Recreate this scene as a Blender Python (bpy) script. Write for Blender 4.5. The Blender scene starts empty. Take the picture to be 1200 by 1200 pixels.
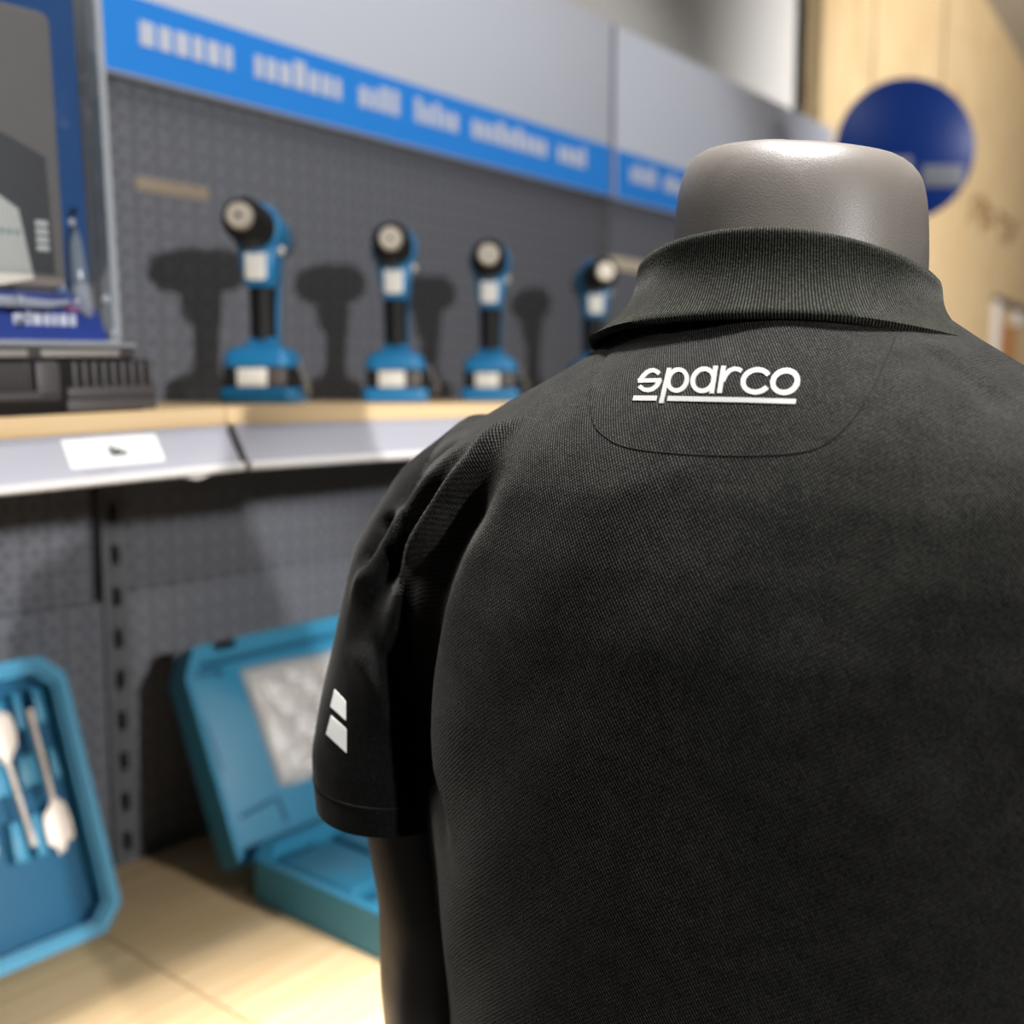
import bpy, bmesh, math, random
import numpy as np
from mathutils import Vector, Matrix
from mathutils.bvhtree import BVHTree
random.seed(4)
sc = bpy.context.scene
COL = sc.collection
pi = math.pi

# ------------------------------------------------------------------ camera
FPX = 1250.0
TH = math.atan(142 / 1250)
YAW = math.radians(39)
CZ = 1.5
Fv = Vector((math.cos(YAW), math.sin(YAW), 0))
Rv = Vector((math.sin(YAW), -math.cos(YAW), 0))
CAM = Vector((0, 0, CZ))

def ray(px, py):
    a = (px - 600) / FPX
    b = (600 - py) / FPX
    return Fv * (math.cos(TH) + b * math.sin(TH)) + Rv * a + Vector((0, 0, 1)) * (-math.sin(TH) + b * math.cos(TH))

def at_y(px, py, Y):
    d = ray(px, py)
    return CAM + d * (Y / d.y)

def at_plane(px, py, p, n):
    d = ray(px, py)
    return CAM + d * ((p - CAM).dot(n) / d.dot(n))

def at_d(px, py, D):
    d = ray(px, py)
    return CAM + d * (D / d.dot(Fv))

cam_data = bpy.data.cameras.new('camera')
cam = bpy.data.objects.new('camera', cam_data)
COL.objects.link(cam)
cam.location = CAM
cam.rotation_euler = (pi / 2 - TH, 0, YAW - pi / 2)
cam_data.sensor_fit = 'HORIZONTAL'
cam_data.sensor_width = 36
cam_data.lens = 36 * FPX / 1200
cam_data.clip_start = 0.02
cam_data.dof.use_dof = True
cam_data.dof.focus_distance = 0.465
cam_data.dof.aperture_fstop = 5.0
sc.camera = cam

# ------------------------------------------------------------------ materials
def lin(c):
    return tuple(((v / 255) / 12.92 if v / 255 <= .04045 else ((v / 255 + .055) / 1.055) ** 2.4) for v in c)

MATS = {}
def mat(name, rgb, rough=.5, metal=0., spec=.5, alpha=None, noise=0., nscale=40, bump=0., bscale=300, coat=0., sheen=0., trans=0., emit=0.):
    m = bpy.data.materials.new(name)
    m.use_nodes = True
    nt = m.node_tree
    b = nt.nodes['Principled BSDF']
    c = lin(rgb) + (1,)
    b.inputs['Base Color'].default_value = c
    b.inputs['Roughness'].default_value = rough
    b.inputs['Metallic'].default_value = metal
    b.inputs['Specular IOR Level'].default_value = spec
    b.inputs['Coat Weight'].default_value = coat
    b.inputs['Sheen Weight'].default_value = sheen
    b.inputs['Transmission Weight'].default_value = trans
    if emit:
        b.inputs['Emission Color'].default_value = c
        b.inputs['Emission Strength'].default_value = emit
    tc = nt.nodes.new('ShaderNodeTexCoord')
    n = nt.nodes.new('ShaderNodeTexNoise')
    n.inputs['Scale'].default_value = nscale
    n.inputs['Detail'].default_value = 4
    nt.links.new(tc.outputs['Object'], n.inputs['Vector'])
    if noise > 0:
        mr = nt.nodes.new('ShaderNodeMapRange')
        mr.inputs['To Min'].default_value = 1 - noise
        mr.inputs['To Max'].default_value = 1 + noise
        nt.links.new(n.outputs['Fac'], mr.inputs['Value'])
        mx = nt.nodes.new('ShaderNodeVectorMath')
        mx.operation = 'SCALE'
        mx.inputs[0].default_value = c[:3]
        nt.links.new(mr.outputs[0], mx.inputs['Scale'])
        nt.links.new(mx.outputs[0], b.inputs['Base Color'])
    if bump > 0:
        n2 = nt.nodes.new('ShaderNodeTexNoise')
        n2.inputs['Scale'].default_value = bscale
        nt.links.new(tc.outputs['Object'], n2.inputs['Vector'])
        bp = nt.nodes.new('ShaderNodeBump')
        bp.inputs['Strength'].default_value = bump
        bp.inputs['Distance'].default_value = .001
        nt.links.new(n2.outputs['Fac'], bp.inputs['Height'])
        nt.links.new(bp.outputs[0], b.inputs['Normal'])
    MATS[name] = m
    return m

class G:
    """tiny maths-node builder"""
    def __init__(s, nt): s.nt = nt
    def m(s, op, a, b=None, c=None):
        n = s.nt.nodes.new('ShaderNodeMath'); n.operation = op
        for i, v in enumerate((a, b, c)):
            if v is None: continue
            if isinstance(v, (int, float)): n.inputs[i].default_value = v
            else: s.nt.links.new(v, n.inputs[i])
        return n.outputs[0]

def pegboard_mat(name, rgb, hole):
    m = mat(name, rgb, rough=.55, spec=.35)
    nt = m.node_tree; g = G(nt)
    b = nt.nodes['Principled BSDF']
    tc = nt.nodes.new('ShaderNodeTexCoord')
    sp = nt.nodes.new('ShaderNodeSeparateXYZ')
    nt.links.new(tc.outputs['Object'], sp.inputs[0])
    x, z = sp.outputs[0], sp.outputs[2]
    def dots(px, pz, ox, oz, r):
        fx = g.m('MULTIPLY', g.m('SUBTRACT', g.m('FRACT', g.m('ADD', g.m('DIVIDE', x, px), 100.5 + ox)), .5), px)
        fz = g.m('MULTIPLY', g.m('SUBTRACT', g.m('FRACT', g.m('ADD', g.m('DIVIDE', z, pz), 100.5 + oz)), .5), pz)
        d = g.m('SQRT', g.m('ADD', g.m('MULTIPLY', fx, fx), g.m('MULTIPLY', fz, fz)))
        mr = nt.nodes.new('ShaderNodeMapRange')
        mr.inputs['From Min'].default_value = r - .0006
        mr.inputs['From Max'].default_value = r + .0006
        mr.inputs['To Min'].default_value = 1
        mr.inputs['To Max'].default_value = 0
        nt.links.new(d, mr.inputs['Value'])
        return mr.outputs[0]
    a = dots(.0166, .0266, 0, 0, .0042)
    c = dots(.0277, .0266, .3, .5, .0042)
    mask = g.m('MAXIMUM', a, c)
    mix = nt.nodes.new('ShaderNodeMix'); mix.data_type = 'RGBA'
    mix.inputs[6].default_value = lin(rgb) + (1,)
    mix.inputs[7].default_value = lin(hole) + (1,)
    nt.links.new(mask, mix.inputs[0])
    nt.links.new(mix.outputs[2], b.inputs['Base Color'])
    bp = nt.nodes.new('ShaderNodeBump'); bp.invert = True
    bp.inputs['Strength'].default_value = .6; bp.inputs['Distance'].default_value = .001
    nt.links.new(mask, bp.inputs['Height'])
    nt.links.new(bp.outputs[0], b.inputs['Normal'])
    return m

def wood_mat(name, c1, c2, scale=(2, 30, 30), knots=0., rough=.55):
    m = mat(name, c1, rough=rough, spec=.3)
    nt = m.node_tree; b = nt.nodes['Principled BSDF']
    tc = nt.nodes.new('ShaderNodeTexCoord')
    mp = nt.nodes.new('ShaderNodeMapping'); mp.inputs['Scale'].default_value = scale
    nt.links.new(tc.outputs['Object'], mp.inputs[0])
    n = nt.nodes.new('ShaderNodeTexNoise'); n.inputs['Scale'].default_value = 3; n.inputs['Detail'].default_value = 5
    n.inputs['Distortion'].default_value = .6
    nt.links.new(mp.outputs[0], n.inputs['Vector'])
    r = nt.nodes.new('ShaderNodeValToRGB')
    r.color_ramp.elements[0].position = .35; r.color_ramp.elements[1].position = .68
    r.color_ramp.elements[0].color = lin(c2) + (1,); r.color_ramp.elements[1].color = lin(c1) + (1,)
    nt.links.new(n.outputs['Fac'], r.inputs[0])
    out = r.outputs[0]
    if knots:
        v = nt.nodes.new('ShaderNodeTexNoise'); v.inputs['Scale'].default_value = 4.5; v.inputs['Detail'].default_value = 2
        nt.links.new(tc.outputs['Object'], v.inputs['Vector'])
        rr = nt.nodes.new('ShaderNodeValToRGB')
        rr.color_ramp.elements[0].position = .58; rr.color_ramp.elements[1].position = .72
        rr.color_ramp.elements[0].color = (0, 0, 0, 1); rr.color_ramp.elements[1].color = (knots, knots, knots, 1)
        nt.links.new(v.outputs['Fac'], rr.inputs[0])
        mx = nt.nodes.new('ShaderNodeMix'); mx.data_type = 'RGBA'
        mx.inputs[7].default_value = lin((150, 100, 50)) + (1,)
        nt.links.new(rr.outputs[0], mx.inputs[0]); nt.links.new(out, mx.inputs[6])
        out = mx.outputs[2]
    nt.links.new(out, b.inputs['Base Color'])
    return m

def fabric_mat(name, dark, light, kind, pitch):
    """knitted cotton: kind 'twill' diagonal pique threads, 'rib' vertical ribs from the UV"""
    m = mat(name, dark, rough=.8, spec=.06, sheen=.05)
    nt = m.node_tree; g = G(nt); b = nt.nodes['Principled BSDF']
    b.inputs['Sheen Roughness'].default_value = .45
    b.inputs['Sheen Tint'].default_value = (.9, .88, .82, 1)
    tc = nt.nodes.new('ShaderNodeTexCoord')
    sp = nt.nodes.new('ShaderNodeSeparateXYZ')
    nt.links.new(tc.outputs['UV' if kind == 'rib' else 'Object'], sp.inputs[0])
    if kind == 'twill':
        yy = g.m('ADD', sp.outputs[1], .105)
        sgn = g.m('MAXIMUM', g.m('MINIMUM', g.m('MULTIPLY', sp.outputs[0], 12), 1), -1)
        x = g.m('ADD', sp.outputs[0], g.m('MULTIPLY', g.m('MULTIPLY', yy, .65), sgn))
        z = g.m('SUBTRACT', g.m('ADD', sp.outputs[2], g.m('MULTIPLY', yy, .5)), g.m('MULTIPLY', g.m('POWER', g.m('MAXIMUM', g.m('SUBTRACT', g.m('ABSOLUTE', sp.outputs[0]), .07), 0), 2), 3))
        k = 2 * pi / pitch
        d1 = g.m('SINE', g.m('MULTIPLY', g.m('ADD', g.m('MULTIPLY', x, .87), g.m('MULTIPLY', z, .5)), k))
        d2 = g.m('SINE', g.m('MULTIPLY', g.m('ADD', g.m('MULTIPLY', x, .55), g.m('MULTIPLY', z, -.83)), k * .8))
        h = g.m('ADD', g.m('MULTIPLY', d1, .40), g.m('MULTIPLY', d2, .12))
        h = g.m('ADD', h, .5)
    elif kind == 'plain':
        h = g.m('ADD', .5, 0.)
    else:
        h = g.m('ADD', g.m('MULTIPLY', g.m('SINE', g.m('MULTIPLY', sp.outputs[0], 2 * pi / pitch)), .42), .5)
    n = nt.nodes.new('ShaderNodeTexNoise'); n.inputs['Scale'].default_value = 900; n.inputs['Detail'].default_value = 2
    tc2 = nt.nodes.new('ShaderNodeTexCoord')
    nt.links.new(tc2.outputs['Object'], n.inputs['Vector'])
    n3 = nt.nodes.new('ShaderNodeTexNoise'); n3.inputs['Scale'].default_value = 90; n3.inputs['Detail'].default_value = 3
    nt.links.new(tc2.outputs['Object'], n3.inputs['Vector'])
    f = g.m('ADD', h, g.m('MULTIPLY', g.m('SUBTRACT', n.outputs['Fac'], .5), .9))
    f = g.m('ADD', f, g.m('MULTIPLY', g.m('SUBTRACT', n3.outputs['Fac'], .5), .35))
    cl = nt.nodes.new('ShaderNodeMapRange')
    cl.inputs['From Min'].default_value = .50; cl.inputs['From Max'].default_value = 1.1
    nt.links.new(f, cl.inputs['Value'])
    mix = nt.nodes.new('ShaderNodeMix'); mix.data_type = 'RGBA'
    mix.inputs[6].default_value = lin(dark) + (1,); mix.inputs[7].default_value = lin(light) + (1,)
    nt.links.new(cl.outputs[0], mix.inputs[0])
    nt.links.new(mix.outputs[2], b.inputs['Base Color'])
    bp = nt.nodes.new('ShaderNodeBump'); bp.inputs['Strength'].default_value = .55; bp.inputs['Distance'].default_value = .0006
    nt.links.new(f, bp.inputs['Height']); nt.links.new(bp.outputs[0], b.inputs['Normal'])
    return m

M_TWILL = fabric_mat('black_pique', (1, 1, 1), (59, 58, 54), 'twill', .00130)
M_SLEEVE = fabric_mat('black_jersey', (4, 4, 4), (29, 28, 26), 'plain', .00115)
M_RIB = fabric_mat('black_rib_knit', (3, 3, 2), (60, 61, 53), 'rib', .0014)
M_STITCH = mat('black_thread', (20, 20, 18), rough=.8, spec=.1)
M_TAPE = mat('black_inner_tape', (14, 14, 14), rough=.9, spec=.1)
M_LOGO = mat('silver_transfer', (132, 130, 127), rough=.45, spec=.4, noise=.04, nscale=500)
M_STRIPE = mat('reflective_stripe', (196, 195, 192), rough=.4, spec=.5)
M_MANN = mat('grey_mannequin_lacquer', (84, 79, 74), rough=.42, spec=.45, noise=.05, nscale=900, bump=.12, bscale=1400)
M_PEG = pegboard_mat('charcoal_perforated_steel', (101, 103, 110), (74, 76, 83))
M_POST = mat('charcoal_steel', (88, 89, 93), rough=.5, spec=.4, noise=.03)
M_SLOT = mat('slot_black', (12, 12, 12), rough=.9)
M_BOARD = wood_mat('birch_laminate', (236, 208, 164), (222, 188, 140), (1.2, 30, 60))
M_RAIL = mat('grey_plastic_rail', (176, 176, 186), rough=.25, spec=.6, coat=.3, noise=.03, nscale=8)
M_RAILTRIM = mat('pale_plastic_lip', (228, 224, 222), rough=.25, spec=.6)
M_STEELGR = mat('shelf_steel', (70, 71, 74), rough=.5)
M_PAPER = mat('white_card', (246, 245, 240), rough=.6, noise=.02)
M_CREAM = mat('matte_cream', (196, 182, 160), rough=.7, noise=.06, nscale=30)
M_CREAMDIM = mat('matte_beige', (146, 132, 114), rough=.7, noise=.2, nscale=120)
M_INK = mat('dark_ink', (48, 60, 66), rough=.7)
M_GREYINK = mat('grey_ink', (150, 152, 152), rough=.7)
M_BLUE = mat('blue_tool_plastic', (32, 124, 178), rough=.38, spec=.5, noise=.04, nscale=60)
M_TEAL = mat('teal_case_plastic', (54, 138, 174), rough=.42, spec=.45, noise=.04, nscale=20, bump=.1, bscale=900)
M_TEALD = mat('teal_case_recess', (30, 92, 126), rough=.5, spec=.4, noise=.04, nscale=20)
M_BLK = mat('black_rubber', (26, 25, 25), rough=.6, spec=.3, noise=.1, nscale=200)
M_DGREY = mat('dark_grey_plastic', (92, 84, 80), rough=.45, noise=.06, nscale=100)
M_CHARGER = mat('charcoal_charger_plastic', (78, 74, 74), rough=.5, noise=.06, nscale=60)
M_CHSTRIP = mat('grey_label_strip', (150, 144, 138), rough=.5)
M_METAL = mat('brushed_steel', (206, 196, 180), rough=.5, metal=.35, spec=.6, noise=.06, nscale=200)
M_BITS = mat('satin_steel_bit', (226, 214, 202), rough=.5, metal=.2, spec=.6, noise=.04, nscale=80)
M_STICK = mat('white_sticker', (232, 228, 218), rough=.5, noise=.03)
M_SIGNBLUE = mat('sign_blue', (46, 140, 232), rough=.4, spec=.4, noise=.02)
M_SIGNWHITE = mat('sign_white', (206, 211, 224), rough=.4)
M_SIGNGREY = mat('sign_joint_grey', (120, 116, 132), rough=.5)
M_CARDBLUE = mat('blue_backing_card', (48, 108, 172), rough=.45, spec=.5, noise=.12, nscale=25)
M_CARDNAVY = mat('navy_backing_card', (36, 60, 140), rough=.45, spec=.5, noise=.2, nscale=40)
M_DEVICE = mat('graphite_device', (132, 124, 118), rough=.45, noise=.05, nscale=60)
M_DEVDARK = mat('graphite_recess', (86, 83, 82), rough=.55, noise=.05)
M_WINDOW = mat('beige_label', (226, 220, 208), rough=.5, noise=.03)
M_PLY = wood_mat('plywood', (216, 192, 150), (200, 170, 126), (6, 6, 1.2), knots=.4)
M_BROWN = mat('brown_stamp_ink', (142, 104, 66), rough=.8, noise=.3, nscale=40)
M_WHITEMETAL = mat('white_painted_metal', (214, 210, 206), rough=.4)
M_ORANGE = mat('orange_wood', (182, 126, 72), rough=.7, noise=.1)
M_ROUNDBLUE = mat('royal_blue_sign', (22, 82, 196), rough=.4)
M_FLOOR = mat('grey_vinyl_floor', (120, 118, 114), rough=.5, noise=.08, nscale=8)
M_CEIL = mat('white_ceiling', (215, 213, 210), rough=.9, noise=.02)
M_CABLE = mat('grey_cable', (120, 116, 112), rough=.5)
M_LAMP = mat('lamp_glow', (255, 250, 242), emit=4)

def clear_mat(name, rough=.06, tint=(235, 240, 245), mixf=.78, body=1.):
    m = bpy.data.materials.new(name); m.use_nodes = True
    nt = m.node_tree; b = nt.nodes['Principled BSDF']
    b.inputs['Base Color'].default_value = lin(tuple(v*body for v in tint)) + (1,)
    b.inputs['Roughness'].default_value = rough
    b.inputs['Specular IOR Level'].default_value = 1.0
    tr = nt.nodes.new('ShaderNodeBsdfTransparent'); tr.inputs[0].default_value = lin(tint) + (1,)
    mx = nt.nodes.new('ShaderNodeMixShader')
    lw = nt.nodes.new('ShaderNodeLayerWeight'); lw.inputs[0].default_value = .35
    mr = nt.nodes.new('ShaderNodeMapRange'); mr.inputs['To Min'].default_value = mixf; mr.inputs['To Max'].default_value = .45
    nt.links.new(lw.outputs['Facing'], mr.inputs['Value'])
    nt.links.new(mr.outputs[0], mx.inputs[0])
    nt.links.new(b.outputs[0], mx.inputs[1]); nt.links.new(tr.outputs[0], mx.inputs[2])
    n = nt.nodes.new('ShaderNodeTexNoise'); n.inputs['Scale'].default_value = 35
    tc = nt.nodes.new('ShaderNodeTexCoord'); nt.links.new(tc.outputs['Object'], n.inputs['Vector'])
    bp = nt.nodes.new('ShaderNodeBump'); bp.inputs['Strength'].default_value = .5; bp.inputs['Distance'].default_value = .004
    nt.links.new(n.outputs['Fac'], bp.inputs['Height']); nt.links.new(bp.outputs[0], b.inputs['Normal'])
    out = nt.nodes['Material Output']
    nt.links.new(mx.outputs[0], out.inputs[0])
    return m
M_CLEAR = clear_mat('clear_blister_plastic', .05, mixf=.93, body=.3)
M_CLEARRIM = clear_mat('clear_rim_plastic', .08, mixf=.45, body=.85)
M_BAG = clear_mat('clear_poly_bag', .35, (246, 244, 242), mixf=.7)

# ------------------------------------------------------------------ mesh helpers
def put(v, T):
    return T @ Vector(v) if T is not None else Vector(v)

def add_faces(bm, verts, faces, mi=0):
    vs = [bm.verts.new(v) for v in verts]
    out = []
    for f in faces:
        try:
            fc = bm.faces.new([vs[i] for i in f]); fc.material_index = mi; out.append(fc)
        except ValueError:
            pass
    return vs, out

def box(bm, lo, hi, bev=0., T=None, seg=2, mi=0):
    x0, y0, z0 = lo; x1, y1, z1 = hi
    t = bmesh.new()
    add_faces(t, [(x0,y0,z0),(x1,y0,z0),(x1,y1,z0),(x0,y1,z0),(x0,y0,z1),(x1,y0,z1),(x1,y1,z1),(x0,y1,z1)],
              [(0,3,2,1),(4,5,6,7),(0,1,5,4),(1,2,6,5),(2,3,7,6),(3,0,4,7)])
    if bev:
        bmesh.ops.bevel(t, geom=t.edges[:], offset=min(bev, .49*min(x1-x0, y1-y0, z1-z0)), segments=seg, profile=.5, affect='EDGES')
    merge(bm, t, T, mi)

def merge(bm, t, T=None, mi=0):
    if T is not None: bmesh.ops.transform(t, matrix=T, verts=t.verts)
    mp = {}
    for v in t.verts: mp[v] = bm.verts.new(v.co)
    for f in t.faces:
        try:
            nf = bm.faces.new([mp[v] for v in f.verts]); nf.material_index = mi or f.material_index
        except ValueError: pass
    t.free()

def prism(bm, poly, h0, h1, bev=0., T=None, seg=2, mi=0):
    """poly in local xy, extruded along z"""
    t = bmesh.new(); n = len(poly)
    vs = [(x, y, h0) for x, y in poly] + [(x, y, h1) for x, y in poly]
    add_faces(t, vs, [tuple(range(n))[::-1], tuple(range(n, 2*n))] + [(i, (i+1) % n, n+(i+1) % n, n+i) for i in range(n)])
    bmesh.ops.recalc_face_normals(t, faces=t.faces)
    if bev:
        es = [e for e in t.edges if abs(e.verts[0].co.z - e.verts[1].co.z) < 1e-7]
        bmesh.ops.bevel(t, geom=es, offset=bev, segments=seg, profile=.5, affect='EDGES')
    merge(bm, t, T, mi)

def ring_prism(bm, outer, inner, h0, h1, T=None, mi=0):
    t = bmesh.new(); n = len(outer)
    V = [(x,y,h0) for x,y in outer]+[(x,y,h1) for x,y in outer]+[(x,y,h0) for x,y in inner]+[(x,y,h1) for x,y in inner]
    Fs = []
    for i in range(n):
        j = (i+1) % n
        Fs += [(i,j,n+j,n+i), (2*n+j,2*n+i,3*n+i,3*n+j), (n+i,n+j,3*n+j,3*n+i), (j,i,2*n+i,2*n+j)]
    add_faces(t, V, Fs)
    bmesh.ops.recalc_face_normals(t, faces=t.faces)
    merge(bm, t, T, mi)

def rrect(x0, y0, x1, y1, r, n=5):
    pts = []
    for cx, cy, a in ((x1-r, y1-r, 0), (x0+r, y1-r, 90), (x0+r, y0+r, 180), (x1-r, y0+r, 270)):
        for i in range(n+1):
            t = math.radians(a + 90*i/n); pts.append((cx + r*math.cos(t), cy + r*math.sin(t)))
    return pts

def lathe(bm, prof, n=40, T=None, cap=True, mi=0):
    """prof [(axial x, radius)] around the local x axis"""
    t = bmesh.new(); V = []; Fs = []
    for x, r in prof:
        for i in range(n):
            a = 2*pi*i/n; V.append((x, r*math.cos(a), r*math.sin(a)))
    for k in range(len(prof)-1):
        for i in range(n):
            j = (i+1) % n; Fs.append((k*n+i, k*n+j, (k+1)*n+j, (k+1)*n+i))
    if cap:
        Fs.append(tuple(range(n))[::-1]); Fs.append(tuple((len(prof)-1)*n+i for i in range(n)))
    add_faces(t, V, Fs)
    bmesh.ops.recalc_face_normals(t, faces=t.faces)
    merge(bm, t, T, mi)

def tube(bm, pts, r, n=10, T=None, cap=True, mi=0):
    pts = [Vector(p) for p in pts]
    rs = r if isinstance(r, (list, tuple)) else [r]*len(pts)
    t = bmesh.new(); V = []; Fs = []
    up = Vector((0, 0, 1))
    for k, p in enumerate(pts):
        d = (pts[min(k+1, len(pts)-1)] - pts[max(k-1, 0)]).normalized()
        u = d.cross(up)
        if u.length < 1e-3: u = d.cross(Vector((1, 0, 0)))
        u.normalize(); w = d.cross(u)
        for i in range(n):
            a = 2*pi*i/n; V.append(p + (u*math.cos(a) + w*math.sin(a))*rs[k])
    for k in range(len(pts)-1):
        for i in range(n):
            j = (i+1) % n; Fs.append((k*n+i, k*n+j, (k+1)*n+j, (k+1)*n+i))
    if cap:
        Fs.append(tuple(range(n))[::-1]); Fs.append(tuple((len(pts)-1)*n+i for i in range(n)))
    add_faces(t, V, Fs)
    bmesh.ops.recalc_face_normals(t, faces=t.faces)
    merge(bm, t, T, mi)

def loft(bm, rings, cap=True, T=None, closed=True, mi=0):
    t = bmesh.new(); n = len(rings[0]); V = [p for r in rings for p in r]; Fs = []
    for k in range(len(rings)-1):
        for i in range(n if closed else n-1):
            j = (i+1) % n; Fs.append((k*n+i, k*n+j, (k+1)*n+j, (k+1)*n+i))
    if cap:
        Fs.append(tuple(range(n))[::-1]); Fs.append(tuple((len(rings)-1)*n+i for i in range(n)))
    add_faces(t, V, Fs)
    bmesh.ops.recalc_face_normals(t, faces=t.faces)
    merge(bm, t, T, mi)

def build(name, bm, m, parent=None, smooth=40):
    me = bpy.data.meshes.new(name)
    bm.to_mesh(me); bm.free()
    for mm in (m if isinstance(m, (list, tuple)) else [m]): me.materials.append(mm)
    if smooth:
        me.shade_smooth()
        me.set_sharp_from_angle(angle=math.radians(smooth))
    o = bpy.data.objects.new(name, me); COL.objects.link(o)
    if parent is not None: o.parent = parent
    return o

def tag(o, label, cat, group=None, kind=None):
    if label: o['label'] = label
    if cat: o['category'] = cat
    if group: o['group'] = group
    if kind: o['kind'] = kind
    return o

def thing(name, loc, rz, label, cat, group=None):
    o = bpy.data.objects.new(name, None); COL.objects.link(o)
    o.location = loc; o.rotation_euler = (0, 0, rz); o.empty_display_size = .05
    return tag(o, label, cat, group)

def struct(name, bm, m, smooth=None):
    o = build(name, bm, m, None, smooth); o['kind'] = 'structure'; return o

def copy_tree(o, parent=None):
    c = o.copy(); COL.objects.link(c); c.parent = parent
    for ch in [x for x in COL.objects if x.parent == o]: copy_tree(ch, c)
    return c

B = bmesh.new
# local frame for panels lying in the wall plane: local x -> world x, local y -> world z, local z -> world -y (outwards)
def wallT(x=0, y=0, z=0):
    return Matrix(((1, 0, 0, x), (0, 0, -1, y), (0, 1, 0, z), (0, 0, 0, 1)))

# ------------------------------------------------------------------ room
YW = 1.20
bm = B(); box(bm, (-4, -5, -.05), (9, 3, 0)); struct('floor', bm, M_FLOOR)
bm = B(); box(bm, (-4, -5, 3.3), (9, 3, 3.35)); struct('ceiling', bm, M_CEIL)
# plywood shop wall beyond the end of the shelving
a = math.radians(5.6)
wr = B(); box(wr, (0, 0, 0), (4.6, .05, 3.3))
o = struct('wall_right', wr, M_PLY); o.location = (3.05, 1.32, 0); o.rotation_euler = (0, 0, a)
bm = B(); box(bm, (-4, 1.4, 0), (3.04, 1.45, 3.3)); struct('wall_left', bm, M_CEIL)
PW = (Vector((3.05, 1.32, 0)), Vector((math.sin(a), -math.cos(a), 0)))   # plywood plane
PD = Vector((math.cos(a), math.sin(a), 0))

# ------------------------------------------------------------------ perforated back panels and slotted posts
def panel(x0, x1, z0, z1, label, tilt=0, pivot=None):
    w = x1 - x0; h = z1 - z0
    bm = B()
    box(bm, (-w/2, 0, -h/2), (w/2, .012, h/2), bev=.002)
    o = build('perforated_panel', bm, M_PEG)
    o.location = ((x0+x1)/2, YW, (z0+z1)/2); o.rotation_euler = (0, tilt, 0)
    return tag(o, label, 'back panel', 'perforated back panels of the shelving')
PX = .7005; PITCH = .0525; X2 = 1.7640
def slot_post(x, label, z0=.0, z1=1.868):
    bm = B(); w = .017
    yy = YW - .004
    box(bm, (-w, -.004, z0), (-.0058, .03, z1), .0015)
    box(bm, (.0058, -.004, z0), (w, .03, z1), .0015)
    box(bm, (-w, .012, z0), (w, .03, z1))
    k = 0; z = 1.3524 - .0525*40
    while z < z1:
        a0, a1 = z + .0125, z + PITCH - .0125
        if a1 > z0 and a0 < z1: box(bm, (-.0059, -.004, max(a0, z0)), (.0059, .01, min(a1, z1)))
        z += PITCH
    o = build('slotted_post', bm, M_POST)
    o.location = (x, YW - .002, 0)
    s = B(); box(s, (-.0058, .0105, z0 + .005), (.0058, .0118, z1 - .005)); build('slot_backing', s, M_SLOT, o)
    return tag(o, label, 'shelving post', 'slotted shelving posts')
slot_post(PX, 'charcoal slotted steel post on the left, between the two teal tool cases')
slot_post(X2, 'charcoal slotted steel post under the joint of the blue header sign')
panel(-.36, PX-.020, 1.254, 1.868, 'tall charcoal perforated panel behind the blister pack and charger, running below the shelf', .020)
panel(-.36, PX-.020, .030, 1.2535, 'lower charcoal perforated panel behind the spade bit case', .020)
panel(PX+.018, X2-.018, 1.2502, 1.870, 'upper charcoal perforated panel behind the row of cordless drills')
panel(PX+.018, X2-.018, .003, 1.2497, 'lower charcoal perforated panel behind the open teal case with the bag')
panel(X2+.018, X2+1.06, .003, 1.870, 'charcoal perforated panel right of the sign joint, partly behind the collar')

# ------------------------------------------------------------------ shelves
def shelf_board(x0, x1, yf, zt, name='shelf_board', label='', tilt=0, rail=True):
    t = thing(name, ((x0+x1)/2, 0, zt), 0, label, 'shelf', 'wooden shelves of the tool display')
    t.rotation_euler = (0, tilt, 0)
    cx = (x0+x1)/2
    bm = B(); box(bm, (x0-cx+.0008, yf, -.0158), (x1-cx-.0008, YW-.006, 0), .0012); build('board', bm, M_BOARD, t)
    bm = B(); box(bm, (x0-cx+.004, yf+.012, -.04), (x1-cx-.004, YW-.01, -.0162), .002); build('steel_tray', bm, M_STEELGR, t)
    if rail:
        r = B()
        # price rail: back plate slants outwards towards its lower edge
        prof = [(yf-.001, -.0165), (yf-.004, -.0165), (yf-.0245, -.0485), (yf-.0215, -.0500), (yf-.0005, -.0195)]
        rings = [[(xx, p[0], p[1]) for p in prof] for xx in (x0-cx+.0045, x1-cx-.0045)]
        loft(r, rings); ro = build('price_rail', r, M_RAIL, t, 20)
        r = B()
        prof = [(yf-.0245, -.0475), (yf-.029, -.0475), (yf-.0305, -.053), (yf-.0275, -.0555), (yf-.0205, -.053)]
        loft(r, [[(xx, p[0], p[1]) for p in prof] for xx in (x0-cx+.004, x1-cx-.004)]); build('rail_lip', r, M_RAILTRIM, ro, 60)
        r = B()
        prof = [(yf-.002, -.0158), (yf-.0065, -.0158), (yf-.0068, -.0195), (yf-.003, -.0200)]
        loft(r, [[(xx, p[0], p[1]) for p in prof] for xx in (x0-cx+.004, x1-cx-.004)]); build('rail_upper_lip', r, M_RAIL, ro, 60)
    return t
YF = .80; ZS = 1.4858; XJ = .582
T1 = .030
bay1 = shelf_board(XJ-1.06, XJ, YF, ZS, label='upper birch shelf at left under the charger, with grey price rail and white tag', tilt=0)
bay2 = shelf_board(XJ, XJ+1.06, YF, ZS, label='upper birch shelf with grey price rail carrying the cordless drills')
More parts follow.
